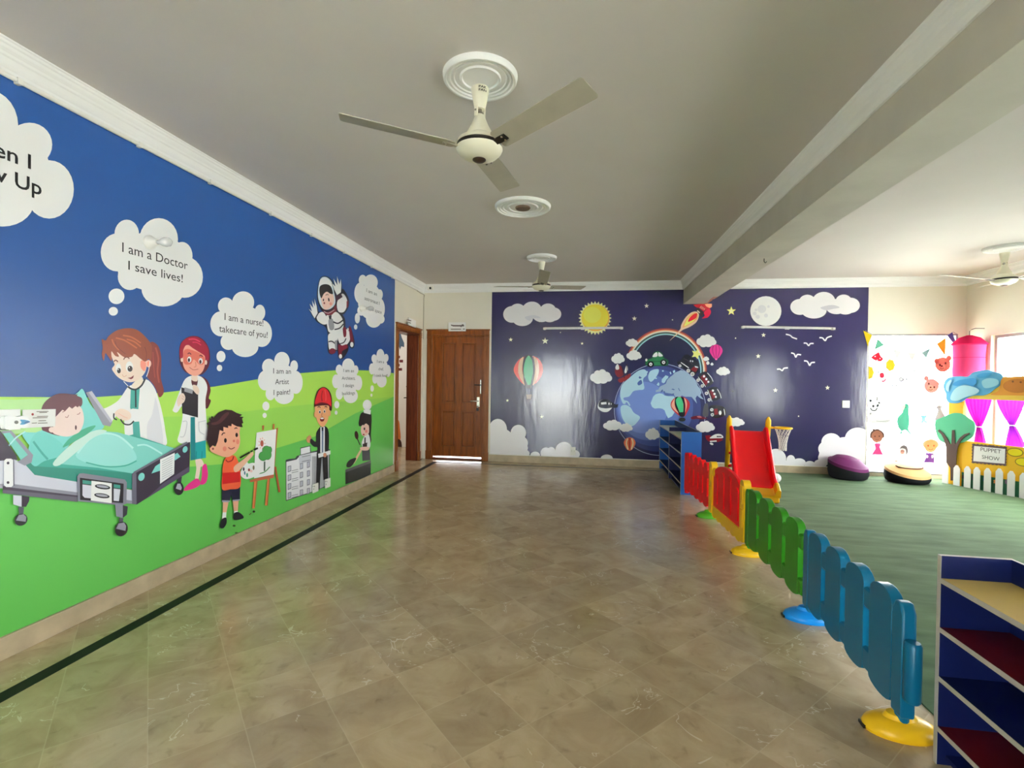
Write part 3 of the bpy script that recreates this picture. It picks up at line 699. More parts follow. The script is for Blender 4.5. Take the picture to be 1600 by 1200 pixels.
A.P((104, 102, 118), [(953, 690), (984, 690), (985, 916), (953, 910)]); A.L((110, 110, 124), 14, [(965, 688), (1150, 582), (1350, 468)])
A.P((120, 200, 196), [(1092, 692), (1120, 640), (1165, 610), (1165, 668)]); A.P((120, 200, 196), [(1250, 560), (1280, 542), (1302, 570), (1262, 598)]); A.E((120, 200, 196), 1020, 716, 22, 30, 20); A.E((120, 200, 196), 1335, 518, 17, 24, 20)
A.P((240, 240, 242), [(1155, 590), (1260, 542), (1256, 695), (1154, 766)])
for i in range(9): A.L((170, 172, 180), 4, [(1168, 606+i*16), (1245, 566+i*16)])
A.P((128, 128, 142), [(556, 715), (572, 692), (600, 690), (900, 735), (915, 755), (912, 910), (880, 922), (562, 892)]); A.P((30, 26, 34), [(576, 722), (892, 765), (888, 905), (578, 882)])
A.P((60, 146, 132), [(595, 738), (868, 775), (868, 800), (595, 764)]); A.P(GL, [(595, 770), (868, 806), (858, 892), (610, 866), (595, 850)]); A.P((236, 236, 242), [(660, 744), (806, 762), (806, 906), (655, 886)])
A.P((30, 26, 34), [(806, 758), (820, 760), (820, 890), (806, 906)]); A.E((30, 26, 34), 740, 788, 56, 17, 8); A.E((170, 170, 182), 740, 786, 44, 9, 8); A.E((30, 26, 34), 735, 852, 56, 17, 8); A.E((170, 170, 182), 735, 850, 44, 9, 8)
A.P(GM, [(830, 908), (886, 916), (886, 1012), (838, 1000)]); A.P((60, 56, 66), [(886, 920), (922, 930), (916, 988), (886, 1012)]); A.P((84, 84, 96), [(860, 1010), (890, 1015), (886, 1052), (860, 1046)])
A.E((36, 34, 40), 876, 1092, 45, 54, 20); A.P(GM, [(838, 1090), (856, 1052), (895, 1045), (910, 1070), (905, 1105)])
A.P((226, 226, 238), [(28, 600), (45, 585), (82, 585), (97, 600), (97, 775), (82, 790), (45, 790), (28, 775)]); A.L(GD, 8, [(98, 590), (100, 780)], False); A.E(DK, 58, 616, 10, 10); A.E(DK, 58, 757, 10, 10)
A.end('hospital_bed_print', m1)
# ---- boy painting at an easel
K0(70); A.frame(370, 640, 6.667)
OR, ORD = (214, 130, 74), (176, 92, 54)
A.P(OR, [(182, 748), (216, 744), (187, 1030), (160, 1030)]); A.P(ORD, [(205, 746), (216, 744), (190, 1015), (180, 1015)]); A.P(OR, [(320, 716), (347, 714), (322, 1000), (292, 1000)]); A.P(ORD, [(337, 716), (347, 714), (322, 1000), (312, 1000)]); A.P(ORD, [(392, 600), (410, 590), (456, 860), (434, 862)])
A.P(ORD, [(265, 165), (286, 165), (280, 216), (266, 216)]); A.P(ORD, [(375, 150), (393, 150), (390, 206), (375, 206)])
A.P(ORD, [(408, 200), (430, 186), (386, 700), (378, 708)]); A.P((190, 100, 72), [(135, 735), (386, 668), (386, 710), (140, 758)])
A.P((236, 234, 236), [(206, 240), (412, 204), (386, 676), (180, 716), (188, 480)])
A.E((170, 84, 70), 262, 352, 17, 33)
for i in range(9):
    q = PI*2*i/9; A.L((226, 140, 110), 6, [(262+24*math.cos(q), 352+44*math.sin(q)), (262+38*math.cos(q), 352+62*math.sin(q))])
for e in ((310, 425, 42, 45), (275, 485, 44, 46), (345, 420, 18, 32), (320, 470, 38, 50), (250, 490, 20, 25)): A.E((50, 110, 60), e[0], e[1], e[2]+4, e[3]+4)
for e in ((310, 425, 42, 45), (275, 485, 44, 46), (345, 420, 18, 32), (320, 470, 38, 50), (250, 490, 20, 25)): A.E((78, 160, 80), *e)
A.L((80, 96, 80), 15, [(290, 540), (288, 640)]); A.L((80, 150, 84), 10, [(232, 668), (292, 648), (345, 596)])
A.S((236, 234, 238), [(42, 645), (98, 540), (122, 562), (180, 555), (250, 600), (245, 660), (155, 712), (90, 722), (45, 692)])
for c, e in (((60, 44, 60), (72, 620, 9, 20)), ((140, 40, 44), (127, 628, 11, 16)), ((120, 110, 80), (175, 605, 10, 24)), ((60, 120, 140), (83, 660, 8, 20)), ((60, 160, 120), (108, 682, 10, 22)), ((230, 190, 190), (150, 640, 14, 14))): A.E(c, *e)
A.end('easel_print', m1); K0(130)
A.frame(300, 540, 4)
A.P((238, 170, 140), [(194, 970), (230, 970), (214, 1050), (192, 1050)]); A.P((238, 170, 140), [(254, 965), (292, 962), (286, 1042), (263, 1042)]); A.P((238, 238, 240), [(192, 1042), (215, 1042), (213, 1085), (188, 1085)]); A.P((238, 238, 240), [(263, 1035), (286, 1032), (288, 1062), (262, 1065)])
A.S((28, 30, 38), [(175, 1135), (185, 1088), (213, 1075), (216, 1110), (197, 1140)]); A.S((28, 30, 38), [(260, 1052), (288, 1040), (320, 1065), (316, 1082), (264, 1090)])
A.P((34, 34, 58), [(188, 890), (301, 876), (300, 966), (254, 970), (245, 935), (236, 972), (187, 970)]); A.P((150, 150, 170), [(187, 966), (236, 968), (236, 978), (187, 978)]); A.P((150, 150, 170), [(254, 964), (300, 960), (300, 968), (254, 974)])
A.S((240, 92, 56), [(190, 800), (194, 745), (212, 700), (250, 685), (278, 700), (300, 770), (301, 882), (240, 898), (189, 898)]); A.P((196, 22, 30), [(190, 796), (301, 788), (301, 852), (190, 866)])
A.frame(310, 630, 10)
A.L((30, 20, 24), 22, [(650, 856), (800, 768)]); A.L((30, 20, 24), 20, [(815, 758), (848, 742)]); A.L((20, 16, 20), 30, [(872, 730), (930, 700)])
A.S((240, 180, 150), [(558, 990), (700, 880), (800, 790), (850, 760), (855, 815), (760, 920), (690, 1000), (620, 1065), (565, 1072)])
A.S((240, 164, 134), [(180, 690), (220, 658), (272, 670), (325, 430), (400, 360), (520, 310), (650, 375), (642, 450), (652, 600), (622, 710), (545, 800), (430, 845), (250, 785), (188, 745)])
A.L((150, 20, 30), 18, [(425, 880), (462, 915), (530, 888), (548, 832)])
A.P((44, 16, 20), [(130, 320), (185, 282), (165, 230), (200, 250), (206, 195), (238, 225), (310, 150), (420, 100), (520, 108), (600, 152), (685, 180), (645, 208), (708, 216), (682, 240), (702, 312), (678, 318), (692, 376), (600, 362), (520, 320), (516, 360), (465, 352), (465, 388), (390, 370), (392, 440), (332, 420), (300, 600), (270, 672), (222, 658), (180, 702), (130, 570), (155, 350)])
A.S((84, 44, 44), [(200, 310), (300, 280), (380, 190), (450, 140), (480, 160), (420, 240), (330, 320), (230, 340)])
A.E((40, 16, 20), 422, 582, 21, 36); A.E((40, 16, 20), 598, 496, 20, 34); A.L((60, 20, 24), 15, [(365, 502), (388, 466), (418, 470)]); A.L((60, 20, 24), 15, [(563, 400), (588, 384), (608, 396)])
A.E((214, 110, 92), 555, 590, 18, 20); A.L((120, 30, 34), 13, [(468, 690), (512, 716), (568, 690)]); A.E((222, 130, 110), 410, 712, 30, 38); A.E((222, 130, 110), 614, 602, 24, 40); A.E((130, 50, 40), 228, 712, 15, 17)
A.end('boy_painter_print', m1); K0(6); A.frame(370, 640, 6.667); A.L((90, 70, 30), 8, [(130, 1095), (150, 1080)]); A.E((40, 40, 30), 178, 1062, 14, 12); A.frame(300, 540, 4); A.E((60, 90, 40), 263, 1126, 9, 7); A.E((60, 90, 40), 277, 1170, 10, 5)
A.end('paint_drip_print', m1)
# ---- architect with building
K0(6); A.frame(430, 540, 4.8)
BW, BL = (224, 224, 230), (60, 62, 70)
A.P(BL, [(78, 858), (105, 850), (150, 846), (162, 828), (188, 818), (188, 766), (264, 750), (268, 796), (322, 784), (410, 776), (408, 1046), (262, 1106), (80, 1166)])
A.P(BW, [(84, 872), (160, 855), (188, 824), (264, 806), (320, 796), (318, 1084), (262, 1100), (85, 1158)]); A.P(BW, [(192, 772), (260, 756), (262, 800), (192, 818)]); A.P((196, 198, 206), [(178, 826), (270, 806), (270, 868), (180, 888)]); A.P((168, 170, 176), [(322, 792), (404, 782), (402, 1040), (320, 1080)])
for i in range(4):
    for x, w, s in ((94, 26, -.2), (185, 24, -.2), (238, 22, -.2)):
        y = 905+i*66-(x-94)*.22; A.P((120, 120, 132), [(x, y), (x+w, y-w*.25), (x+w, y+44-w*.3), (x, y+46)]); A.P((186, 188, 200), [(x+4, y+5), (x+w-4, y+5-w*.25), (x+w-4, y+38-w*.3), (x+4, y+40)])
    A.L((120, 120, 128), 4, [(124, 940+i*62), (172, 928+i*62)]); A.L((120, 120, 128), 4, [(124, 955+i*62), (172, 943+i*62)])
for i in range(6): A.L((120, 122, 130), 3, [(280+i*8, 830), (280+i*8, 1080)])
A.L((90, 92, 100), 4, [(200, 835), (262, 822)]); A.L((90, 92, 100), 4, [(200, 870), (262, 858)])
A.frame(470, 590, 6.315)
BK = (26, 26, 30)
A.P(BK, [(158, 750), (208, 780), (186, 1066), (152, 1072)]); A.P(BK, [(212, 770), (264, 760), (270, 1005), (224, 1010)]); A.E(BK, 168, 1080, 18, 34); A.E(BK, 268, 1040, 20, 22)
A.S((200, 140, 100), [(56, 600), (88, 568), (106, 600), (96, 640), (66, 640)])
A.S(BK, [(196, 484), (252, 486), (276, 545), (276, 690), (262, 745), (200, 795), (160, 765), (164, 690), (130, 682), (92, 640), (102, 602), (148, 632), (154, 545)])
A.P((226, 230, 238), [(193, 488), (236, 484), (236, 735), (193, 742)]); A.P((110, 124, 150), [(206, 492), (224, 490), (222, 738), (206, 740)]); A.P((40, 46, 60), [(204, 490), (224, 488), (222, 525), (206, 525)])
A.P((236, 236, 240), [(170, 752), (292, 718), (292, 756), (175, 792)]); A.E((200, 140, 110), 238, 764, 17, 22)
A.S((236, 162, 112), [(146, 275), (272, 272), (272, 400), (246, 460), (215, 486), (180, 460), (154, 400)]); A.E((236, 162, 112), 142, 365, 11, 30); A.E((236, 162, 112), 284, 350, 11, 32)
A.S((60, 20, 24), [(132, 292), (142, 200), (172, 122), (225, 92), (278, 125), (306, 200), (306, 318), (282, 318), (270, 275), (150, 282)]); A.S((214, 34, 40), [(140, 262), (152, 195), (182, 125), (225, 100), (270, 132), (296, 200), (300, 290), (268, 258), (200, 245)])
A.L((160, 16, 26), 10, [(215, 130), (205, 180), (210, 232)]); A.L((236, 90, 90), 8, [(238, 120), (248, 180), (246, 230)]); A.L((110, 16, 24), 10, [(138, 272), (205, 256), (275, 268), (302, 305)])
A.E((250, 240, 230), 187, 338, 11, 17); A.E((250, 240, 230), 234, 332, 11, 17); A.E((40, 20, 20), 188, 340, 7, 12); A.E((40, 20, 20), 234, 334, 7, 12); A.L((60, 30, 24), 8, [(166, 296), (180, 285), (194, 298)]); A.L((60, 30, 24), 8, [(236, 292), (248, 282), (260, 296)])
A.E((126, 20, 24), 210, 412, 22, 22); A.E((244, 240, 236), 210, 402, 17, 8); A.L((190, 112, 78), 6, [(212, 345), (205, 380), (218, 384)])
A.end('architect_print', m1)
# ---- chef at a stove
K0(6)
A.S(BK, [(575, 425), (585, 370), (612, 342), (690, 345), (698, 450), (692, 560), (696, 620), (680, 645), (664, 560), (640, 470), (590, 480), (573, 470)])
A.P((58, 60, 66), [(604, 715), (680, 706), (686, 815), (608, 822)]); A.S((236, 236, 240), [(616, 600), (640, 570), (668, 560), (684, 620), (680, 692), (618, 690), (600, 650)])
A.P((46, 30, 36), [(610, 655), (626, 650), (628, 590), (640, 590), (640, 646), (656, 640), (652, 692), (612, 694)])
A.S((240, 186, 168), [(586, 690), (640, 682), (676, 690), (660, 718), (600, 716)]); A.S((236, 190, 150), [(604, 712), (575, 770), (545, 820), (525, 850), (508, 840), (545, 780), (588, 710)])
A.S((240, 190, 172), [(598, 480), (640, 455), (668, 462), (672, 545), (625, 578), (596, 548)]); A.E((60, 26, 30), 628, 505, 8, 14); A.E((170, 40, 50), 620, 562, 10, 8); A.E((226, 130, 120), 646, 530, 12, 16)
A.S(BK, [(575, 420), (612, 345), (690, 348), (696, 470), (668, 470), (640, 448), (622, 472), (598, 448), (588, 480), (573, 470)])
A.E((222, 222, 226), 655, 270, 44, 52); A.P((232, 232, 234), [(618, 318), (692, 318), (688, 364), (622, 348)]); A.E((240, 240, 242), 650, 260, 34, 40)
A.L((44, 30, 30), 9, [(556, 600), (585, 665)]); A.E((60, 30, 26), 550, 568, 18, 42, -8)
A.P((46, 50, 50), [(440, 918), (692, 826), (690, 962), (440, 1056)]); A.P((96, 96, 98), [(440, 908), (692, 815), (692, 842), (440, 936)]); A.P((30, 32, 34), [(440, 936), (470, 925), (470, 1044), (440, 1056)])
A.S((24, 26, 26), [(452, 880), (458, 840), (490, 808), (545, 792), (530, 835), (490, 882)])
A.end('chef_print', m1)
# ---- astronaut
K0(6); A.frame(460, 420, 7.5)
NV, RD, WH = (24, 26, 44), (120, 24, 46), (230, 232, 232)
A.S(NV, [(265, 270), (300, 110), (380, 85), (450, 150), (475, 260), (500, 380), (480, 520), (340, 510), (280, 400)])
A.S(NV, [(340, 520), (490, 480), (590, 580), (600, 700), (660, 690), (705, 850), (690, 930), (650, 920), (640, 870), (630, 960), (560, 1060), (515, 1040), (500, 960), (440, 1005), (390, 960), (390, 780), (360, 680), (250, 610), (260, 500)])
A.S(NV, [(480, 380), (530, 300), (570, 235), (640, 360), (630, 460), (570, 535), (490, 500)])
A.S((200, 214, 224), [(276, 270), (305, 120), (375, 98), (440, 160), (462, 260), (480, 400), (420, 470), (340, 470), (290, 390)])
A.S((240, 240, 238), [(285, 210), (310, 125), (375, 104), (432, 165), (440, 210), (380, 180), (320, 185)])
A.S((238, 192, 180), [(310, 300), (380, 250), (450, 290), (462, 400), (400, 470), (345, 470), (318, 390)])
A.S((36, 32, 36), [(292, 240), (310, 195), (370, 180), (425, 205), (452, 290), (420, 292), (380, 268), (340, 300), (318, 345), (300, 310)])
A.E((40, 20, 26), 403, 362, 9, 22, -10); A.E((40, 20, 26), 340, 365, 7, 16); A.E((140, 40, 50), 350, 402, 10, 12); A.L((60, 30, 36), 7, [(365, 310), (385, 300), (400, 308)]); A.E((226, 150, 140), 425, 410, 16, 18)
A.S(RD, [(330, 478), (380, 505), (450, 480), (480, 420), (495, 470), (470, 530), (380, 540)]); A.L((200, 180, 190), 8, [(345, 500), (400, 520), (470, 480)])
A.S(WH, [(372, 552), (430, 545), (490, 505), (560, 580), (572, 690), (500, 768), (410, 745), (385, 680)]); A.S((150, 150, 156), [(400, 600), (450, 590), (465, 700), (415, 712)]); A.P((44, 44, 54), [(400, 550), (436, 545), (432, 590), (408, 590)])
A.L(NV, 16, [(455, 620), (510, 640), (572, 600)]); A.L(NV, 14, [(470, 712), (530, 695), (576, 645)])
A.S(WH, [(268, 540), (330, 505), (372, 560), (382, 640), (330, 650), (268, 600)]); A.S(WH, [(500, 395), (560, 290), (612, 350), (616, 430), (580, 505), (515, 500)]); A.P(RD, [(612, 380), (632, 375), (630, 450), (610, 460)]); A.P((60, 30, 52), [(478, 312), (545, 290), (565, 330), (490, 380)])
A.P(NV, [(160, 465), (200, 500), (172, 400), (220, 450), (200, 362), (236, 440), (228, 340), (272, 440), (284, 525), (245, 595), (205, 545), (190, 515)])
A.P((248, 248, 250), [(166, 466), (206, 500), (178, 408), (222, 460), (206, 370), (240, 440), (236, 350), (262, 440), (272, 520), (236, 582), (212, 540), (196, 510)])
A.P(NV, [(436, 165), (474, 196), (450, 105), (500, 175), (498, 78), (532, 170), (546, 110), (558, 190), (552, 285), (500, 318), (464, 250)])
A.P((248, 248, 250), [(442, 170), (480, 206), (456, 112), (504, 190), (500, 86), (528, 180), (544, 118), (550, 192), (545, 275), (500, 308), (470, 250)])
A.S(WH, [(402, 765), (500, 742), (505, 835), (480, 880), (475, 950), (415, 955), (398, 870)]); A.S(WH, [(505, 745), (590, 705), (645, 740), (648, 840), (585, 905), (525, 865)]); A.L(NV, 14, [(400, 855), (440, 850), (480, 880)]); A.L(NV, 12, [(530, 880), (580, 862), (605, 815)]); A.P((150, 150, 156), [(470, 850), (500, 830), (500, 950), (480, 950)])
A.E(RD, 445, 965, 38, 34); A.S(RD, [(515, 890), (560, 900), (610, 885), (625, 925), (562, 962), (556, 1010), (524, 1010)]); A.E((244, 244, 246), 540, 1026, 18, 26); A.S(RD, [(568, 700), (602, 690), (608, 780), (580, 798)]); A.S(RD, [(640, 680), (668, 700), (692, 850), (660, 866)]); A.E((244, 244, 246), 673, 888, 19, 30); A.E((236, 236, 240), 628, 708, 10, 16)
A.end('astronaut_print', m1)

# ================================================================== MURAL ON THE BACK WALL
m2 = thing('wall_mural', 'large printed night-sky mural with a globe, rainbow, sun and moon on the back wall', 'mural', (1.3, YB, 0))
B = Art(BP, 'back', clip=(XM1, XM2, ZB, ZC))
NAVY = (36, 32, 70)
B.begin(0)
B.put([(XM1, ZB), (XM2, ZB), (XM2, ZC), (XB2-.01, ZC), (XB2-.01, ZBM+.01), (XB1+.01, ZBM+.01), (XB1+.01, ZC), (XM1, ZC)], NAVY)
B.end('night_sky_print', m2)
CR, CF = (236, 236, 240), (206, 204, 210)
def bpart(name, lvl=3): return B.end(name, m2)
F1, F2, F3, F4, F5 = (760, 430, 4), (930, 490, 5.4545), (1060, 430, 3.872), (1050, 460, 15), (1020, 560, 10)
B.frame(*F1)
for nm, lobes in (('cloud_print', [(160, 245, 55, 52), (195, 218, 48, 40), (225, 268, 66, 50), (285, 215, 60, 50), (345, 245, 60, 48), (385, 215, 48, 38), (418, 243, 50, 42), (395, 262, 44, 32)]),
                  ('cloud_print', [(72, 962, 56, 64), (70, 1050, 110, 100), (200, 985, 48, 50), (205, 1050, 54, 50), (225, 1080, 34, 34), (200, 1115, 70, 36)]),
                  ('cloud_print', [(305, 1126, 30, 24), (372, 1112, 34, 36), (405, 1100, 26, 26), (485, 1096, 54, 54), (540, 1120, 44, 30), (430, 1126, 60, 30)]),
                  ('cloud_print', [(752, 1146, 38, 25)])):
    B.begin(3); B.cloud(lobes, CR, CF, 3); bpart(nm)
B.begin(40); B.S((190, 190, 198), [(240, 262), (300, 250), (340, 268), (300, 268), (270, 285)]); bpart('cloud_shade_print')
for nm, fr, x, y, rx, ry in (('cloud_print', F1, 910, 422, 40, 26), ('cloud_print', F1, 822, 520, 42, 34), ('cloud_print', F1, 922, 500, 48, 32), ('cloud_print', F1, 716, 634, 70, 46),
                             ('cloud_print', F1, 790, 937, 62, 34), ('cloud_print', F1, 872, 952, 42, 28), ('cloud_print', F1, 1038, 992, 46, 38),
                             ('cloud_print', F2, 947, 232, 86, 56), ('cloud_print', F2, 1090, 490, 60, 38), ('cloud_print', F2, 945, 385, 26, 20), ('cloud_print', F2, 960, 420, 14, 17), ('cloud_print', F2, 995, 430, 13, 13),
                             ('cloud_print', F5, 820, 1065, 150, 92), ('cloud_print', F3, 345, 888, 56, 28)):
    B.frame(*fr).begin(40 if fr is not F5 else 10); B.puff(x, y, rx, ry, CR, (216, 214, 216)); bpart(nm)
B.frame(*F1).begin(3)
sp = []
for i in range(56):
    a = 2*PI*i/56; q = 106 if i % 2 == 0 else 90; sp.append((679+q*.98*math.cos(a), 268+q*math.sin(a)))
B.P((244, 214, 150), sp); B.E((206, 150, 60), 682, 266, 88, 84); B.E((248, 196, 58), 679, 262, 85, 80); B.E((250, 212, 84), 662, 248, 56, 50)
bpart('sun_print')
for fr, x, y, q, c in ((F1, 1001, 192, 16, 0), (F1, 925, 271, 16, 0), (F1, 152, 403, 14, 0), (F1, 367, 411, 22, 0), (F1, 598, 427, 10, 0), (F1, 131, 783, 10, 0), (F1, 345, 885, 13, 0), (F1, 1163, 279, 6, 0), (F1, 332, 290, 5, 0), (F1, 463, 358, 5, 0),
                       (F3, 320, 217, 29, 1), (F3, 515, 362, 15, 0), (F3, 483, 490, 15, 0), (F3, 587, 697, 15, 0), (F3, 902, 681, 15, 0), (F3, 346, 381, 6, 0), (F3, 328, 703, 6, 0), (F3, 727, 853, 6, 0), (F2, 1172, 663, 8, 0)):
    B.frame(*fr).begin(3); B.star((248, 228, 110) if c else (240, 226, 184), x, y, q)
    if c: B.star((252, 240, 160), x, y, q*.55)
    bpart('star_print')
B.frame(*F1).begin(5)
B.S((206, 70, 58), [(172, 600), (180, 560), (212, 522), (263, 503), (318, 516), (348, 556), (352, 610), (325, 660), (288, 686), (240, 686), (200, 650)])
B.S((240, 172, 140), [(205, 540), (232, 512), (224, 590), (240, 684), (228, 676), (200, 610)]); B.S((240, 172, 140), [(322, 540), (296, 512), (306, 590), (290, 684), (302, 676), (328, 610)])
B.S((34, 30, 44), [(236, 512), (262, 504), (250, 590), (258, 686), (240, 684), (226, 590)]); B.S((34, 30, 44), [(292, 510), (266, 504), (280, 590), (272, 686), (288, 684), (304, 590)])
B.S((62, 158, 110), [(264, 503), (284, 530), (291, 590), (281, 660), (272, 686), (258, 686), (240, 640), (233, 590), (244, 530)])
for q in ((244, 690, 252, 745), (288, 690, 280, 745)): B.L((120, 110, 120), 2, [q[:2], q[2:]])
B.P((120, 92, 80), [(248, 745), (284, 745), (280, 774), (253, 774)]); B.P((40, 34, 44), [(240, 686), (290, 686), (278, 706), (252, 706)])
bpart('striped_balloon_print')
# globe
B.frame(*F2).begin(4)
B.E((150, 158, 190), 553, 818, 393, 393, n=64); B.E((38, 38, 78), 553, 818, 388, 388, n=64); B.E((52, 60, 112), 535, 810, 366, 366, n=64); B.E((68, 82, 142), 505, 800, 330, 330, n=64); B.E((86, 106, 168), 455, 800, 270, 280, n=64); B.E((104, 126, 188), 410, 800, 210, 220, n=64)
LD, LD2 = (160, 192, 212), (140, 160, 184)
B.S(LD, [(212, 690), (228, 610), (300, 540), (370, 486), (425, 478), (442, 520), (408, 560), (418, 640), (368, 652), (325, 662), (290, 705), (240, 720), (262, 760), (240, 770), (222, 735)])
B.S((70, 90, 150), [(360, 590), (390, 565), (400, 595), (370, 612)]); B.S((70, 90, 150), [(372, 540), (400, 525), (405, 540), (380, 555)])
B.S(LD, [(452, 545), (470, 490), (538, 474), (532, 520), (478, 582)]); B.S(LD, [(380, 520), (440, 490), (445, 505), (400, 545)])
B.S(LD, [(216, 800), (255, 778), (300, 800), (330, 845), (382, 882), (352, 932), (325, 955), (285, 960), (232, 892)]); B.L(LD, 12, [(240, 745), (275, 752), (295, 785)])
B.frame(*F5)
B.P(LD, [(-35, 700), (-10, 640), (5, 598), (45, 560), (100, 545), (150, 552), (185, 580), (240, 590), (330, 592), (352, 640), (372, 690), (330, 720), (352, 800), (335, 850), (300, 905), (240, 935), (205, 870), (185, 812), (150, 788), (100, 778), (30, 784), (-10, 760)])
B.P(LD2, [(48, 528), (46, 498), (90, 486), (104, 450), (130, 430), (160, 418), (205, 396), (222, 340), (262, 296), (310, 262), (345, 222), (390, 205), (440, 182), (500, 200), (560, 238), (600, 285), (655, 335), (690, 392), (702, 430), (738, 470), (762, 535), (742, 575), (795, 640), (742, 622), (692, 580), (668, 622), (690, 705), (648, 655), (606, 602), (545, 598), (500, 600), (455, 580), (430, 600), (390, 640), (350, 600), (335, 570), (280, 548), (200, 535), (150, 512), (100, 520)])
B.P(LD, [(138, 372), (140, 330), (165, 300), (200, 264), (246, 280), (236, 310), (212, 330), (196, 372), (165, 388)]); B.P(LD, [(58, 414), (90, 370), (106, 400), (95, 432)]); B.E(LD, 158, 196, 14, 12); B.E(LD, 50, 312, 16, 11); B.P(LD, [(262, 215), (280, 205), (292, 240), (275, 250)]); B.P(LD, [(312, 195), (345, 180), (350, 210), (322, 235)])
SEA = (74, 92, 146)
for q in ([(112, 536), (138, 492), (160, 486), (158, 520), (140, 530)], [(165, 505), (190, 516), (196, 545), (180, 556)], [(178, 552), (215, 548), (262, 560), (332, 545), (330, 572), (280, 570), (215, 584)], [(288, 482), (312, 472), (350, 490), (326, 496)], [(396, 470), (404, 460), (424, 500), (430, 516), (416, 508)], [(200, 350), (222, 338), (212, 376), (185, 396)], [(250, 290), (268, 296), (258, 312)]): B.P(SEA, q)
bpart('globe_print')
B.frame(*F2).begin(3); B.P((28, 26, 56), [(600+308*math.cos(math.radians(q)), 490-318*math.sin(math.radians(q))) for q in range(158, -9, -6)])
for rr, c in ((0, (150, 58, 50)), (13, (226, 150, 110)), (22, (246, 220, 196)), (30, (44, 44, 60)), (38, (70, 110, 90)), (45, (150, 190, 200))):
    B.L(c, 14 if rr < 30 else 9, [(600+(345-rr)*math.cos(math.radians(q)), 490-(358-rr)*math.sin(math.radians(q))) for q in range(158, -9, -6)])
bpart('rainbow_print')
B.begin(30); B.star((250, 228, 120), 862, 345, 46, 5, .5, -70); bpart('star_print')
# green car
B.begin(30); GR = (38, 104, 62)
B.S((24, 70, 44), [(425, 425), (440, 392), (482, 374), (494, 338), (532, 318), (572, 338), (588, 374), (622, 396), (624, 425), (600, 446), (450, 446)]); B.S(GR, [(436, 420), (448, 396), (486, 380), (500, 344), (532, 325), (566, 344), (582, 380), (612, 400), (614, 425), (590, 438), (452, 438)])
B.S((220, 232, 228), [(488, 366), (504, 340), (526, 330), (530, 362), (508, 370)]); B.S((220, 232, 228), [(540, 330), (562, 342), (576, 362), (540, 364)]); B.L((24, 60, 40), 5, [(440, 408), (520, 408), (610, 406)])
for x, y in ((473, 432), (583, 416)): B.E((20, 20, 22), x, y, 28, 26); B.E((220, 220, 214), x, y, 14, 14); B.E((90, 90, 90), x, y, 6, 6)
B.E((230, 220, 190), 436, 395, 9, 12); bpart('toy_car_print')
# sailing boat
B.begin(30)
B.S((108, 26, 34), [(168, 480), (190, 440), (222, 452), (240, 520), (205, 545), (175, 520)]); B.S((240, 236, 236), [(172, 455), (192, 428), (204, 470), (180, 478)]); B.S((240, 236, 236), [(250, 490), (268, 440), (278, 480), (258, 510)])
B.S((126, 34, 38), [(195, 560), (240, 540), (300, 510), (292, 548), (235, 582), (205, 585)]); B.L((60, 20, 24), 6, [(225, 450), (250, 550)]); B.L((60, 20, 24), 5, [(268, 430), (275, 530)])
bpart('sailing_ship_print')
# whale
B.begin(30)
B.S((236, 238, 244), [(22, 800), (40, 745), (90, 730), (140, 755), (150, 790), (110, 835), (60, 835)]); B.S((18, 18, 34), [(28, 780), (45, 742), (92, 730), (145, 755), (192, 792), (150, 800), (90, 808), (40, 800)]); B.P((18, 18, 34), [(150, 785), (196, 770), (190, 800), (160, 805)])
B.P((226, 230, 238), [(48, 758), (95, 752), (98, 772), (52, 776)]); B.E((236, 238, 244), 118, 768, 6, 10); B.E((236, 238, 244), 136, 770, 5, 8)
bpart('whale_print')
# train
B.frame(*F5).begin(30); TD, TR = (26, 20, 26), (112, 22, 30)
B.S(TD, [(378, 60), (440, 30), (480, -40), (545, -60), (640, 0), (725, 70), (722, 150), (695, 215), (640, 262), (540, 200), (430, 125)]); B.P(TR, [(590, 175), (645, 125), (705, 160), (672, 215), (640, 205)]); B.P((240, 226, 216), [(655, 118), (705, 130), (712, 148), (662, 142)])
B.L((232, 226, 220), 12, [(440, 64), (500, 105), (562, 148)]); B.L((60, 52, 58), 10, [(480, 0), (560, 40), (620, 90)]); B.E((200, 200, 200), 590, 40, 10, 14); B.E((200, 200, 200), 622, 44, 9, 14)
for x, y, q in ((555, 192, 28), (620, 245, 31), (424, 116, 22)): B.E((232, 230, 228), x, y, q, q); B.E((70, 60, 62), x, y, q*.6, q*.6); B.E((232, 230, 228), x, y, q*.3, q*.3)
bpart('toy_engine_print')
def wagon(body, red, wins, wheels, arc):
    B.begin(30); B.S(TD, body); B.P(TR, red)
    for x, y, rx, ry in wins: B.E((240, 226, 216), x, y, rx, ry)
    for x, y in wheels: B.E((232, 230, 228), x, y, 25, 25); B.E((60, 50, 54), x, y, 14, 14); B.E((232, 230, 228), x, y, 6, 6)
    B.L((240, 240, 244), 11, arc); bpart('toy_wagon_print')
wagon([(716, 270), (840, 208), (946, 360), (832, 446)], [(742, 292), (800, 245), (880, 365), (828, 425)], [(800, 280, 17, 18), (836, 324, 17, 18), (868, 366, 16, 16)], [(708, 340), (773, 430)], [(852, 225), (915, 300), (942, 362)])
B.begin(50); B.L((230, 226, 222), 8, [(708, 290), (775, 370), (825, 445)]); bpart('wagon_rail_print')
wagon([(862, 492), (1000, 448), (1066, 610), (930, 655)], [(885, 510), (930, 492), (985, 605), (930, 636)], [(940, 502, 18, 18), (964, 555, 18, 18), (985, 602, 14, 16)], [(838, 546), (880, 648)], [(1008, 478), (1050, 555), (1068, 622)])
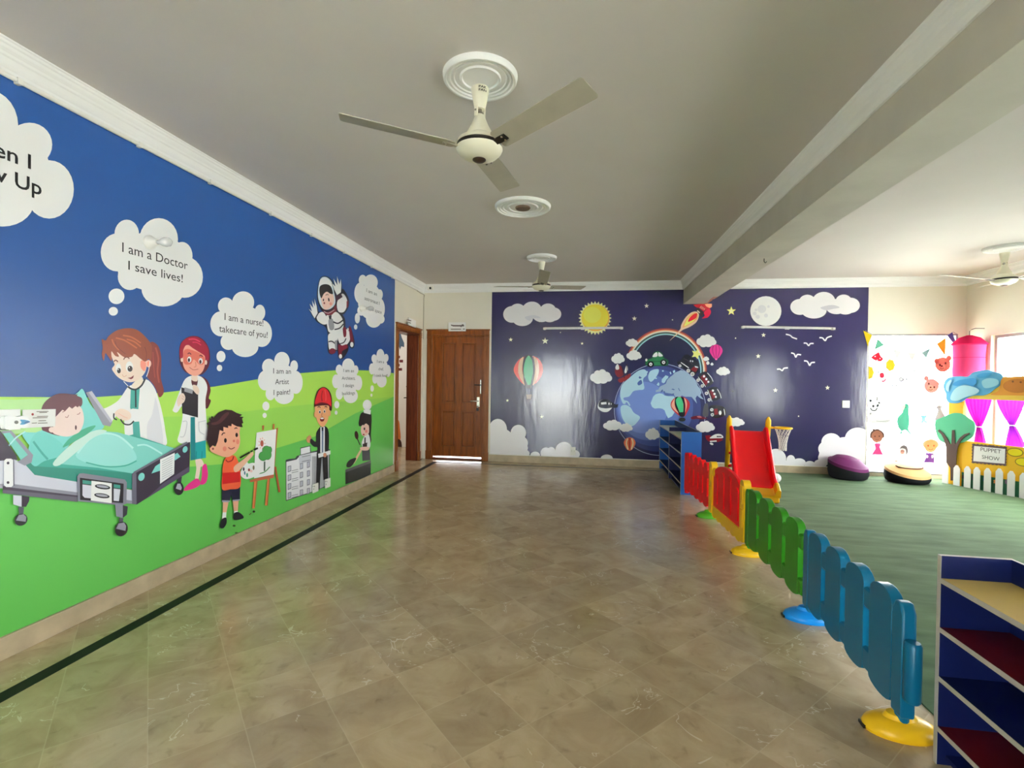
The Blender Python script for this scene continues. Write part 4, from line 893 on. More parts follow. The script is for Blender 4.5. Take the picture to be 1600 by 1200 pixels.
B.begin(50); B.L((230, 226, 222), 8, [(856, 492), (890, 580), (925, 675)]); bpart('wagon_rail_print')
wagon([(890, 745), (1108, 758), (1126, 890), (940, 925)], [(955, 790), (1010, 785), (1022, 875), (965, 885)], [(1052, 850, 22, 34)], [(922, 803), (930, 880)], [(1110, 790), (1120, 835), (1126, 888)])
B.begin(12); B.S((72, 70, 76), [(795, 760), (820, 705), (858, 712), (870, 800), (868, 890), (840, 912), (780, 892)]); bpart('shark_fin_print')
B.begin(13); B.S((96, 20, 38), [(590, 925), (650, 900), (720, 895), (800, 918), (850, 935), (780, 950), (680, 945), (620, 952)]); B.S((170, 90, 100), [(690, 905), (740, 900), (765, 925), (710, 925)]); bpart('biplane_print')
B.begin(60)
B.S((176, 34, 44), [(280, 722), (300, 660), (355, 612), (430, 598), (510, 618), (570, 680), (576, 755), (535, 845), (495, 905), (430, 905), (350, 845), (298, 785)])
B.S((240, 150, 130), [(292, 720), (318, 660), (350, 626), (340, 700), (360, 790), (410, 862), (350, 820), (305, 770)]); B.S((240, 150, 130), [(490, 622), (520, 650), (535, 720), (520, 800), (500, 850), (512, 740)])
B.S((24, 22, 28), [(352, 616), (400, 602), (370, 660), (390, 760), (420, 850), (470, 850), (482, 740), (460, 650), (440, 604), (480, 616), (500, 700), (506, 800), (492, 905), (432, 905), (385, 820), (345, 720)])
B.S((66, 170, 116), [(360, 650), (395, 606), (440, 612), (472, 690), (478, 780), (468, 848), (428, 850), (395, 780), (368, 710)]); B.S((24, 22, 28), [(405, 850), (498, 846), (492, 905), (432, 908)])
B.E((40, 40, 40), 460, 955, 52, 32)
bpart('striped_balloon_print')
B.frame(*F2).begin(44)
B.S((196, 42, 128), [(975, 318), (990, 280), (1030, 263), (1070, 280), (1086, 318), (1070, 355), (1045, 382), (1015, 382), (990, 352)])
for q in (-30, 0, 30): B.L((150, 24, 96), 7, [(1030+q*.7, 270), (1030+q, 315), (1030+q*.35, 380)])
B.P((230, 90, 160), [(1020, 384), (1042, 384), (1038, 396), (1024, 396)]); bpart('pink_balloon_print')
B.begin(30); B.S((206, 100, 62), [(244, 1100), (262, 1066), (294, 1055), (326, 1066), (344, 1102), (325, 1145), (305, 1165), (282, 1165), (262, 1145)])
for q in (-28, 28): B.L((240, 190, 150), 12, [(294+q*.6, 1064), (294+q, 1105), (294+q*.5, 1158)])
B.L((150, 40, 30), 16, [(294, 1060), (294, 1160)]); bpart('orange_balloon_print')
B.begin(30); B.P((120, 24, 38), [(938, 1040), (978, 1036), (1005, 1062), (1082, 1058), (1088, 1080), (1050, 1094), (965, 1090), (945, 1070)]); B.S((240, 238, 240), [(975, 1062), (1020, 1030), (1070, 1028), (1092, 1058), (1030, 1062)])
for x in (1042, 1056, 1070): B.E((40, 36, 44), x, 1048, 7, 6)
B.L((236, 234, 238), 11, [(978, 1090), (1035, 1086)]); B.E((236, 234, 238), 992, 1110, 16, 9, 20); bpart('aeroplane_print')
# rocket
B.frame(*F4).begin(70)
B.S((236, 176, 150), [(-60, 1090), (100, 925), (195, 810), (215, 720), (270, 610), (345, 510), (450, 425), (545, 400), (615, 430), (632, 500), (600, 600), (540, 680), (400, 770), (260, 828), (130, 930)])
B.S((236, 150, 90), [(250, 780), (280, 680), (390, 520), (540, 430), (605, 470), (590, 570), (500, 650), (360, 735)]); B.S((246, 210, 110), [(290, 735), (350, 600), (440, 500), (560, 440), (598, 500), (500, 630), (370, 710)]); B.S((196, 22, 38), [(376, 640), (415, 545), (510, 460), (588, 448), (574, 540), (480, 605)])
B.P((50, 34, 34), [(555, 340), (640, 325), (745, 450), (695, 525), (640, 470), (590, 410)]); B.P((196, 180, 160), [(582, 385), (605, 372), (662, 425), (640, 442)])
B.P((170, 30, 42), [(500, 240), (720, 220), (930, 220), (932, 290), (895, 330), (800, 360), (740, 405), (640, 320), (560, 300)]); B.P((232, 140, 110), [(760, 220), (935, 220), (935, 292), (880, 320), (800, 280)])
for i in range(4): B.L((236, 200, 180), 8, [(690+i*26, 270+i*18), (655+i*30, 320+i*16)])
B.S((198, 30, 66), [(745, 430), (800, 370), (885, 340), (912, 430), (850, 530), (780, 555), (700, 560), (765, 500)])
bpart('rocket_print')
# the rocket's nose is wrapped round onto the underside of the beam
UP = Plane((0, 0, ZBM), (1, 0, 0), (0, -1, 0)); UP.n = Vector((0, 0, -1))
U = Art(UP, 'back', clip=(XB1, XB2, -YB, -7.0)); U.frame(*F4).begin(0)
U.P((228, 150, 120), [(690, 235), (830, 200), (900, 110), (970, 55), (1070, 55), (1010, 200), (950, 300), (800, 300), (690, 290)]); U.L((50, 30, 34), 22, [(862, 188), (915, 196), (965, 120)])
U.end('rocket_nose_print', m2)
# moon, birds, clouds on the right
B.frame(*F3).begin(3); B.E((240, 240, 242), 529, 217, 94, 90); B.E((214, 214, 216), 529, 217, 89, 85)
for e in ((505, 205, 26, 24), (462, 232, 12, 11), (480, 252, 13, 12), (530, 244, 12, 12), (470, 210, 9, 8), (545, 190, 8, 8)): B.E((192, 192, 198), *e)
bpart('moon_print')
B.begin(3); B.cloud([(735, 192, 58, 48), (780, 160, 50, 42), (820, 215, 76, 47), (880, 155, 68, 54), (955, 190, 64, 46), (1000, 155, 48, 38), (1042, 182, 56, 46), (1010, 205, 52, 33)], CR, CF, 3); B.S((170, 168, 178), [(860, 195), (930, 180), (975, 195), (930, 205), (890, 212)]); bpart('cloud_print')
B.begin(3); B.cloud([(590, 1112, 62, 62), (680, 1118, 26, 30), (730, 1134, 40, 26), (795, 1146, 32, 22), (640, 1150, 60, 30)], CR, CF, 3); bpart('cloud_print')
B.begin(3); B.cloud([(925, 1010, 60, 54), (890, 1050, 44, 44), (1085, 990, 78, 68), (1060, 1070, 130, 100), (930, 1090, 80, 62), (885, 1105, 40, 36), (860, 1140, 40, 26), (1000, 1030, 60, 50)], CR, CF, 3); bpart('cloud_print')
for q in ([(650, 357), (676, 364), (690, 376), (718, 386)], [(853, 378), (872, 380), (888, 396), (900, 378), (928, 368)], [(758, 411), (775, 412), (788, 426), (798, 414), (818, 413)], [(682, 470), (700, 476), (710, 496), (720, 480), (742, 482)], [(760, 518), (780, 522), (794, 546), (804, 530), (826, 527)], [(596, 569), (614, 568), (628, 578), (638, 564), (662, 560)]):
    B.begin(3); B.L((234, 232, 236), 8, q); bpart('bird_print')

# ================================================================== CEILING FITTINGS
def medallion(x, y, r, label, hole):
    t = thing('ceiling_medallion', label, 'ceiling ornament', (x, y, H), 'plaster ceiling medallions')
    p = [(r*.12, 0), (r*.12, -.012), (r*.47, -.012), (r*.49, -.020), (r*.53, -.021), (r*.56, -.012), (r*.68, -.013), (r*.70, -.020), (r*.735, -.020), (r*.75, -.013), (r*.79, -.015), (r*.81, -.024), (r*.845, -.024), (r*.86, -.017), (r*.89, -.019), (r*.905, -.029), (r*.95, -.030), (r*.985, -.022), (r, -.008), (r, 0)]
    MB().lathe(p, (0, 0, 0), WHITE, 56, cap=False).lathe([(.001, -.0125), (r*.14, -.0125)], (0, 0, 0), WHITE, 32, cap=False).build('plaster_rings', t, local=True, smooth=True)
    if hole:
        MB().lathe([(.001, -.030), (r*.24, -.028), (r*.27, -.020), (r*.27, -.012)], (0, 0, 0), mat('brown_cover', (112, 92, 78), .6), 28, cap=False).build('hole_cover', t, local=True, smooth=True)
    return t
medallion(-.59, 2.60, .20, 'white ringed plaster medallion above the nearest ceiling fan', False)
medallion(-.62, 4.60, .262, 'white ringed plaster medallion with a brown centre and no fan under it', True)
medallion(-.62, 6.55, .20, 'white ringed plaster medallion above the fan near the night-sky mural', False)
medallion(4.82, 6.60, .20, 'white ringed plaster medallion above the fan right of the beam', False)

def ceiling_fan(x, y, rot, label):
    t = thing('ceiling_fan', label, 'ceiling fan', (x, y, H), 'cream three-blade ceiling fans')
    t.rotation_euler.z = rot
    cn = MB().lathe([(.026, -.178), (.030, -.17), (.044, -.10), (.049, -.072), (.046, -.066)], (0, 0, 0), FAN_W, 28).build('canopy', t, local=True, smooth=True)
    MB().tube([(0, 0, -.07), (0, 0, -.25)], .011, CHROME).build('down_rod', t, local=True, smooth=True)
    MB().box(-.012, .012, -.03, -.024, -.22, -.165, FAN_W).box(-.012, .012, .024, .03, -.22, -.165, FAN_W).tube([(0, -.034, -.19), (0, .034, -.19)], .005, CHROME).build('shackle', t, local=True)
    MB().lathe([(.072, -.325), (.070, -.308), (.045, -.26), (.024, -.21), (.020, -.207)], (0, 0, 0), FAN_W, 28).build('lower_cup', t, local=True, smooth=True)
    MB().lathe([(.03, -.446), (.065, -.440), (.098, -.425), (.118, -.405), (.125, -.388)], (0, 0, 0), FAN_W, 40).lathe([(.124, -.368), (.115, -.345), (.07, -.318)], (0, 0, 0), FAN_W, 40).build('motor_housing', t, local=True, smooth=True)
    MB().lathe([(.121, -.389), (.121, -.367)], (0, 0, 0), DARK, 40).build('motor_band', t, local=True, smooth=True)
    MB().lathe([(.002, -.458), (.025, -.456), (.036, -.448), (.037, -.440)], (0, 0, 0), mat('brown_cap', (52, 34, 28), .3), 24).build('bottom_cap', t, local=True, smooth=True)
    for k in range(3):
        a = 2*PI*k/3
        M = Matrix.Rotation(a, 4, 'Z') @ Matrix.Translation((0, 0, -.398)) @ Matrix.Rotation(math.radians(-5.0), 4, 'Y') @ Matrix.Rotation(math.radians(-12.5), 4, 'X')
        b = MB(M); n = 8
        out = []
        for (cx, cy, a0) in ((.695, .052, 0), (.155, .045, 90), (.155, -.045, 180), (.695, -.052, 270)):
            for j in range(n+1):
                q = math.radians(a0+90*j/n); rr = .018; out.append((cx+rr*math.cos(q), cy+rr*math.sin(q), 0))
        b.prism(out, (0, 0, .004), BLADE)
        bl = b.build('blade', t, local=True)
        c = MB(M).prism([(.10, -.014, -.001), (.15, -.022, -.001), (.20, -.020, -.001), (.20, .020, -.001), (.15, .022, -.001), (.10, .014, -.001)], (0, 0, -.004), DARK if k == 0 else BLADE)
        for s in (-.014, .014): c.lathe([(.006, -.009), (.006, -.004)], (.182, s, 0), CHROME, 10)
        c.build('blade_bracket', bl, local=True)
    return t, cn
fan, cn = ceiling_fan(-.59, 2.60, math.radians(-34.5), 'cream ceiling fan nearest the camera, blades spread over the marble floor')
tv, tf = text_mesh('PAK\nFAN', .02)
lt = MB()
lt.add([(.0495*math.sin((v[0]-.6)*.022/.045), -.0500*math.cos((v[0]-.6)*.022/.045), -.088+v[1]*.017) for v in tv], tf, DARK)
lt.M = Matrix.Rotation(math.radians(38.5+15), 4, 'Z'); lt.build('printed_mark', cn, local=True)
ceiling_fan(-.62, 6.55, math.radians(-81), 'cream ceiling fan in front of the night-sky mural, left of the beam')
ceiling_fan(4.82, 6.60, math.radians(188), 'cream ceiling fan on the bright ceiling right of the beam')

# conduit under the left cornice
t = thing('conduit_pipe', 'thin white conduit pipe clipped under the cornice above the jobs mural', 'pipe', (XL, 0, 0))
MB().tube([(XL+.013, YF+.05, ZC-.014), (XL+.013, 7.9, ZC-.014), (XL+.013, YB-.02, ZC-.016)], .0125, PLASTIC_W).build('pipe', t, smooth=True)
for y in (.75, 1.42, 2.088, 2.766, 3.364, 4.088, 4.75, 5.45, 6.2, 6.9):
    MB().box(XL-.001, XL+.03, y-.012, y+.012, ZC-.034, ZC-.0005, PLASTIC_W).build('clip', t, bevel=.003)
t = thing('security_camera', 'tiny white camera with a dark lens on the cornice above the closed door', 'camera', (-2.70, YB-.06, 2.98))
MB().box(-2.765, -2.665, YB-.072, YB-.02, 2.945, 3.02, PLASTIC_W).build('housing', t, bevel=.008)
MB().lathe([(.019, -.016), (.019, 0)], (-2.712, YB-.07, 2.978), DARK, 18, 'y').build('lens', t, smooth=True)
tag(MB().tube([(XL+.036, YB-.42, ZC-.034), (XL+.034, YB-.25, ZC-.044), (XL+.034, YB-.09, ZC-.040), (XL+.03, YB-.03, ZC-.045), (XL+.012, YB-.012, ZC-.09), (XL+.012, YB-.012, ZC-.5), (XL+.01, YB-.01, 2.1)], .006, mat('grey_cable', (176, 168, 150), .6)).build('loose_cable', smooth=True), 'thin cable running down the corner between the two wooden doors', 'cable')
hp = on(1194, 404, 2, ZBM)
tag(MB().tube([(hp.x, hp.y, ZBM+.01), (hp.x, hp.y, ZBM-.03), (hp.x+.012, hp.y, ZBM-.045), (hp.x+.024, hp.y, ZBM-.03)], .004, mat('dark_iron', (70, 66, 60), .5)).build('ceiling_hook', smooth=True), 'small iron hook under the ceiling beam', 'hook')

# ================================================================== WALL FITTINGS
def tube_light(x0, x1, z0, z1, label):
    zc = (z0+z1)/2; tl = math.atan2(z1-z0, x1-x0)
    t = thing('tube_light', label, 'lamp', ((x0+x1)/2, YB, zc), 'unlit tube lights on the night-sky mural')
    M = Matrix.Rotation(-tl, 4, 'Y'); L = (x1-x0)/2
    MB(M).box(-L, L, -.035, -.0025, -.006, .030, PLASTIC_W).build('batten', t, local=True, bevel=.004)
    MB(M).tube([(-L+.035, -.05, .004), (L-.035, -.05, .004)], .0135, mat('tube_glass', (236, 238, 238), .15), 14).build('tube', t, local=True, smooth=True)
    for s in (-1, 1): MB(M).box(s*L-.022 if s < 0 else L-.02, s*L+.02 if s < 0 else L+.022, -.066, -.0025, -.014, .024, PLASTIC_W).build('lamp_holder', t, local=True, bevel=.004)
    MB(M).box(-.03, .03, -.042, -.0025, -.016, .016, PLASTIC_W).build('starter_clip', t, local=True, bevel=.004)
tube_light(-.72, .55, 2.272, 2.278, 'unlit white tube light crossing the yellow sun on the night-sky mural')
tube_light(2.436, 3.752, 2.289, 2.262, 'unlit white tube light under the moon on the night-sky mural')
def wall_bulb(y, z, label):
    t = thing('wall_lamp', label, 'lamp', (XL, y, z), 'bare bulbs in white wall holders')
    MB().lathe([(.045, .004), (.047, .018), (.032, .034), (.022, .062), (.020, .07)], (0, 0, 0), PLASTIC_W, 24, 'x').build('lamp_holder', t, local=True, smooth=True)
    m, tt, bb = base('bulb_glass', (.95, .95, .95, 1), .08); bb.inputs['Transmission Weight'].default_value = .55
    MB().lathe([(.013, .07), (.014, .085), (.024, .105), (.031, .128), (.028, .152), (.014, .168), (.002, .172)], (0, 0, 0), m, 20, 'x').build('bulb', t, local=True, smooth=True)
p = on(232, 379, 0, XL); wall_bulb(p.y, p.z, "bare bulb in a white holder on the doctor's speech cloud")
p = on(564, 482, 0, XL); wall_bulb(p.y, p.z, "bare bulb in a white holder on the astronaut's speech cloud")
def px_box(name, pts, thick, m, parent=None, off=.0):
    """a flat plate on the left wall from pixel corners"""
    q = [on(x, y, 0, XL) for x, y in pts]; mb = MB()
    mb.prism([(XL+off, v.y, v.z) for v in q], (thick, 0, 0), m); return mb.build(name, parent, bevel=.001)
PAPER = mat('white_paper', (250, 248, 238), .6)
t = thing('paper_notice', 'white paper notice behind the wall dispenser, cut by the photo edge', 'notice', (XL, 2.03, 1.2))
px_box('sheet', [(-16, 640), (26.5, 639), (26.5, 671), (-16, 673)], .004, PAPER, t, .018)
t = thing('paper_notice', 'printed paper notice beside the head of the sleeping patient', 'notice', (XL, 2.2, 1.2))
px_box('sheet', [(30, 640), (82, 639), (81, 666), (30, 669)], .004, PAPER, t, .018)
N = Art(LP, 'board', base=.0235, mf=lambda c: mat('ink', c, .6)); N.frame(0, 620, 13.33).begin(0)
for y, x0, x1 in ((310, 760, 1010), (330, 820, 980), (410, 770, 1000), (440, 680, 990), (550, 660, 770), (550, 790, 990), (500, 800, 960)): N.L((120, 110, 96), 14, [(x0, y), (x1, y-6)])
N.E((170, 80, 80), 680, 365, 26, 26); N.end('printed_lines', t)
t = thing('wall_dispenser', 'small white wall device with a blue teardrop and a grey button', 'dispenser', (XL, 2.09, 1.2))
DP = [(95, 420), (160, 400), (240, 404), (380, 420), (470, 398), (560, 400), (620, 440), (644, 520), (610, 590), (480, 648), (330, 655), (250, 680), (150, 682), (100, 650), (82, 540)]
q = Art(LP, 'board', base=.048, mf=lambda c: mat('glossy_plastic', c, .2), thick=.025); q.frame(0, 620, 13.33).begin(0).S((240, 242, 242), DP); q.end('body', t, bevel=.004)
q = Art(LP, 'board', base=.0485, mf=lambda c: mat('glossy_plastic', c, .2)); q.frame(0, 620, 13.33).begin(0).S((60, 150, 200), [(418, 480), (500, 478), (580, 490), (626, 520), (580, 545), (500, 578), (418, 575), (450, 530)]); q.S((24, 96, 150), [(500, 560), (540, 510), (626, 520), (580, 545)]); q.end('blue_emblem', t)
q.begin(0).E((110, 110, 100), 342, 530, 44, 36); q.end('button', t)
px_box('mounting_plate', [(-8, 652), (8, 650), (8, 672), (-8, 672)], .02, mat('grey_plastic', (120, 124, 116), .5), t, .003)
def socket_left(pts, label, mark):
    y = on(*pts[0], 0, XL).y
    t = thing('wall_socket', label, 'socket', (XL, y, .23), "white wall sockets at the architect's feet")
    px_box('cover_plate', pts, .012, PLASTIC_W, t, .013)
    g = Art(LP, 'board', base=.0262, mf=lambda c: mat('ink', c, .6)); g.frame(0, 0, 1).begin(0)
    cx = sum(p[0] for p in pts)/4; cy = sum(p[1] for p in pts)/4
    for dx, dy in ((-1, -2), (1.2, -2.2), (0, 2)): g.E((90, 88, 86), cx+dx, cy+dy, .5, .9)
    g.end('socket_holes', t)
socket_left([(486.2, 757), (494.4, 754), (494.4, 767), (486.2, 770.5)], "white wall socket over the architect's left foot, nearer the drawn building", '')
socket_left([(505.8, 749), (513.2, 746.5), (513.2, 760), (505.8, 763)], "white wall socket over the architect's right foot, nearer the chef", '')
def plate_back(x0, y0, x1, y1, label, name='wall_socket', cat='socket'):
    a, b = on(x0, y1, 1, YB), on(x1, y0, 1, YB)
    t = thing(name, label, cat, ((a.x+b.x)/2, YB, (a.z+b.z)/2))
    MB().box(a.x, b.x, YB-.014, YB-.0108, a.z, b.z, PLASTIC_W).box(a.x, b.x, YB-.0108, YB, a.z, b.z, PLASTIC_W).build('cover_plate', t, bevel=.003)
    cx, cz = (a.x+b.x)/2, (a.z+b.z)/2
    for s in (-.02, .02): MB().box(cx+s-.01, cx+s+.01, YB-.018, YB-.0138, cz-.016, cz+.016, mat('switch_key', (220, 218, 210), .4)).build('rocker', t, bevel=.002)
plate_back(1315.5, 626, 1327, 637, 'white switch plate on the night-sky mural above the purple pouf')
plate_back(891, 698.5, 899.5, 711, 'white socket plate low on the night-sky mural over a printed cloud')
def sign(name, label, loc, plate, lines_pl, strokes):
    t = thing(name, label, 'sign', loc); plate(t)
    g = Art(lines_pl[0], 'board', base=lines_pl[1], mf=lambda c: mat('ink', c, .6)); g.frame(*lines_pl[2]).begin(0)
    for s in strokes: g.L(*s)
    g.end('lettering', t)
a_, b_ = on(702, 518, 1, YB), on(729, 504.2, 1, YB)
sign('door_sign', 'white name plate over the closed wooden door', (a_.x, YB, a_.z), lambda t: MB().box(a_.x, b_.x, YB-.056, YB-.0405, a_.z, b_.z, PAPER).box((a_.x+b_.x)/2-.03, (a_.x+b_.x)/2+.03, YB-.0405, YB-.001, b_.z-.03, b_.z-.005, PAPER).build('plate', t),
     (BP, .0562, (690, 490, 26.67)), [((90, 76, 72), 46, [(410, 460), (470, 500), (930, 500)]), ((90, 76, 72), 30, [(470, 520), (930, 520)]), ((90, 76, 72), 40, [(800, 560), (870, 460), (930, 510)]), ((130, 120, 114), 40, [(380, 650), (810, 650)]), ((130, 120, 114), 40, [(890, 645), (965, 645)])])
q_ = [on(x, y, 0, XL) for x, y in ((633.5, 496), (645, 501), (645, 512), (633.5, 508))]
sign('door_sign', 'small white name plate over the open wooden door', (XL, q_[0].y, q_[0].z), lambda t: (MB().prism([(XL+.040, v.y, v.z) for v in q_], (.015, 0, 0), PAPER).build('plate', t), MB().prism([(XL, q_[0].y+.04, q_[0].z-.05), (XL, q_[0].y+.1, q_[0].z-.05), (XL, q_[0].y+.1, q_[0].z-.02), (XL, q_[0].y+.04, q_[0].z-.02)], (.04, 0, 0), PAPER).build('bracket', t)),
     (LP, .0552, (610, 480, 10)), [((110, 96, 90), 16, [(265, 195), (325, 215)]), ((110, 96, 90), 14, [(275, 235), (320, 250)])])

# mural in the room beyond the open door
NRP = Plane((0, 9.6, 0), (1, 0, 0), (0, 0, 1))
t = thing('wall_mural', 'pale wall painting with dark red squares seen through the open door', 'mural', (-3.9, 9.6, 0))
R_ = Art(NRP, 'room', step=.0004); R_.frame(610, 480, 10).begin(0)
R_.P((226, 214, 220), [(-60, 60), (280, 60), (280, 2600), (-60, 2600)]); R_.end('painted_ground', t)
R_.begin(1); R_.P((60, 84, 110), [(80, 340), (150, 380), (180, 480), (215, 560), (215, 625), (170, 610), (150, 665), (130, 600), (70, 560)]); R_.end('painted_bird', t)
for x, y in ((92, 758), (140, 822), (88, 885), (124, 950)):
    R_.begin(1); R_.P((92, 20, 34), [(x, y), (x+58, y), (x+58, y+42), (x, y+42)]); R_.end('painted_square', t)
R_.begin(1); R_.S((176, 30, 40), [(0, 900), (90, 1040), (130, 1180), (110, 1400), (60, 1560), (0, 1600)]); R_.end('painted_dress', t)
R_.begin(2); R_.S((196, 110, 50), [(70, 1780), (130, 1770), (150, 1900), (160, 2050), (130, 2080), (80, 1960)]); R_.end('painted_legs', t)
R_.begin(2); R_.S((60, 34, 34), [(60, 2100), (160, 2080), (180, 2250), (150, 2500), (60, 2500)]); R_.end('painted_boots', t)

# ================================================================== FURNITURE
EDGE = mat('pvc_edge_band', (176, 170, 160), .45)
NAVYB = mat('navy_laminate', (15, 26, 78), .4, .3); BLUEL = mat('blue_laminate', (22, 84, 160), .3, g=1.2)
REDL = mat('maroon_laminate', (96, 16, 18), .4, .3); YELL = mat('cream_yellow_laminate', (226, 196, 112), .35)
def shelf_unit(x, y0, y1, label, side, tops):
    t = thing('toy_shelf', label, 'shelf', (x, y0, 0), 'low blue toy shelves with open pigeonholes'); D, HT, e = .245, .79, .018
    def pan(nm, ya, yb, z0, z1, m):
        MB().box(x+.002, x+D, ya, yb, z0, z1, m, {'+z': EDGE}).box(x, x+.002, ya, yb, z0, z1, EDGE).build(nm, t)
    pan('side_panel', y0, y0+e, 0, HT, side); pan('side_panel', y1-e, y1, 0, HT, side); ym = (y0+y1)/2
    pan('divider', ym-e/2, ym+e/2, .02, HT-.03, NAVYB)
    MB().box(x+D-.012, x+D, y0+e, ym-e/2, .02, HT, NAVYB, {'+z': EDGE}).box(x+D-.012, x+D, ym-e/2, ym+e/2, .02, HT, NAVYB, {'+z': EDGE}).box(x+D-.012, x+D, ym+e/2, y1-e, .02, HT, NAVYB, {'+z': EDGE}).build('back_panel', t)
    for z, m in zip((.705, .52, .335, .145), tops):
        for a, b in ((y0+e, ym-e/2), (ym+e/2, y1-e)):
            MB().box(x+.002, x+D-.012, a, b, z-e, z, NAVYB, {'+z': m}).box(x, x+.002, a, b, z-e, z, EDGE).build('shelf_board', t)
    for a, b in ((y0+e, ym-e/2), (ym+e/2, y1-e)): MB().box(x+.03, x+D-.012, a, b, .02, .02+e, NAVYB).build('bottom_board', t)
    return t
shelf_unit(1.325, .20, 2.085, 'low navy toy shelf with a yellow top at the near end of the blue fence', NAVYB, (YELL, REDL, NAVYB, REDL))
shelf_unit(1.183, 6.44, 8.305, 'low blue toy shelf against the night-sky mural behind the red fence', BLUEL, (mat('pale_laminate', (190, 190, 160), .4), NAVYB, NAVYB, NAVYB))

# ---- plastic play fence
def plast(n, c): return mat(n, c, .32, .28, g=1.15, bump=(25, .04))
PR, PY, PG, PB = plast('red_plastic', (222, 0, 14)), plast('yellow_plastic', (246, 178, 26)), plast('green_plastic', (44, 122, 24)), plast('blue_plastic', (6, 94, 128))
PGF = plast('light_green_plastic', (84, 170, 40)); PBF = plast('bright_blue_plastic', (20, 130, 210))
def round_slat(w, z0, z1, top=.06, bot=.03):
    out = []
    for i in range(9): a = PI*i/8; out.append((w/2*math.cos(a), z1-top+top*math.sin(a)))
    for i in range(9): a = PI+PI*i/8; out.append((w/2*math.cos(a), z0+bot+bot*math.sin(a)))
    return out
def fence_frame(p0, p1):
    d = Vector((p1[0]-p0[0], p1[1]-p0[1], 0)); L = d.length
    return Matrix.Translation((p0[0], p0[1], 0)) @ Matrix.Rotation(math.atan2(d.y, d.x), 4, 'Z'), L
def foot(M, x, m, parent, s=1.0):
    b = MB(M @ Matrix.Translation((x, 0, 0)) @ Matrix.Diagonal((.62, 1, 1, 1)))
    b.lathe([(.135*s, 0), (.14*s, .012), (.128*s, .034), (.10*s, .05), (.062, .058), (.05, .075), (.03, .078)], (0, 0, 0), m, 28)
    o = b.build('foot', parent, smooth=True)
    MB(M @ Matrix.Translation((x, 0, 0))).box(-.022, .022, -.1425*s, -.125*s, .004, .016, DARK).build('foot_slot', o)
    return o
def play_fence(p0, p1, n, m, label, feet, post_top=.545, end_post=True):
    M, L = fence_frame(p0, p1)
    t = thing('play_fence', label, 'play fence', (p0[0], p0[1], 0), 'plastic play fence panels')
    sp = (L-.10)/n; w = sp*.77
    for i in range(n):
        x = .05+sp*(i+.5); pts = round_slat(w, .085, .562, .055, .03)
        MB(M).prism([(x+u, -.024, v) for u, v in pts], (0, .048, 0), m).build('slat', t, bevel=.014, seg=3)
    for z0, z1, nm in ((.112, .215, 'lower_rail'), (.395, .490, 'upper_rail')):
        MB(M).box(.03, L-.03, -.0225, .0225, z0, z1, m).build(nm, t, bevel=.012)
    for x, zt in ((.035, post_top), (L-.035, post_top)):
        if x > .1 and not end_post: continue
        b = MB(M).prism([(x-.038, -.026, .08), (x+.038, -.026, .08), (x+.038, -.026, zt-.03), (x+.02, -.026, zt), (x-.02, -.026, zt), (x-.038, -.026, zt-.03)], (0, .052, 0), m)
        po = b.build('end_post', t, bevel=.010, seg=3)
        MB(M).tube([(x, 0, .05), (x, 0, .1)], .026, m, 14).build('connector_pin', po)
    for x, mm in feet: foot(M, x, mm, t)
    return t
FP = [(1.235, 6.36), (1.305, 5.41), (1.345, 4.35), (1.345, 3.23), (1.295, 2.19)]
play_fence(FP[0], FP[1], 5, PR, 'red picket panel of the play fence beside the far blue shelf', [((Vector(FP[0])-Vector(FP[1])).length-.03, PGF)], end_post=False)
play_fence(FP[2], FP[3], 4, PG, 'green picket panel of the play fence standing on a yellow foot', [(.02, PY)], end_post=False)
play_fence(FP[3], FP[4], 4, PB, 'blue picket panel of the play fence beside the near navy shelf', [(.02, PBF), ((Vector(FP[3])-Vector(FP[4])).length-.05, PY)])
# blue panel's socket for the next panel
M, L = fence_frame(FP[3], FP[4])
pan = [o for o in COL.objects if o.name.startswith('play_fence') and 'blue picket' in o['label']][0]
sk = MB(M).lathe([(.024, .17), (.030, .18), (.030, .40), (.024, .41)], (L+.030, 0, 0), PB, 18); sk.build('connector_socket', pan, smooth=True)
# gate between red and green panels
M, L = fence_frame(FP[1], FP[2])
t = thing('fence_gate', 'yellow gate frame with an arched red door in the play fence', 'gate', (FP[1][0], FP[1][1], 0))
for x in (.06, L-.07):
    b = MB(M).prism([(x+u, -.03, v) for u, v in round_slat(.10, .07, .60, .05, .02)], (0, .06, 0), PY)
    for z in (.20, .40): b.prism([(x-.028, -.036, z), (x+.028, -.036, z), (x+.028, -.036, z+.15), (x-.028, -.036, z+.15)], (0, .012, 0), PY)
    po = b.build('gate_post', t, bevel=.012, seg=3)
    MB(M).ball((x+(.07 if x < .5 else -.045), 0, .50), .05, PY, sc=(1, .6, 1)).build('post_knob', po, smooth=True)
out = [(.10, .16)]; n = 6; sp = (L-.21)/n
for i in range(n):
    for j in range(7): a = PI+PI*j/6; out.append((.10+sp*(i+.5)+sp/2*math.cos(a), .075+.03*math.sin(a)))
out += [(L-.11, .16)]
MB(M).prism([(u, -.022, v) for u, v in out], (0, .044, 0), PY).build('bottom_bar', t, bevel=.006)
x0, x1 = .125, L-.135; out = [(x0, .165), (x1, .165)]
for j in range(13): a = PI*j/12; out.append(((x0+x1)/2+(x1-x0)/2*math.cos(a), .47+.145*math.sin(a)))
dd = MB(M).prism([(u, -.016, v) for u, v in out], (0, .032, 0), PR).build('gate_door', t, bevel=.008)
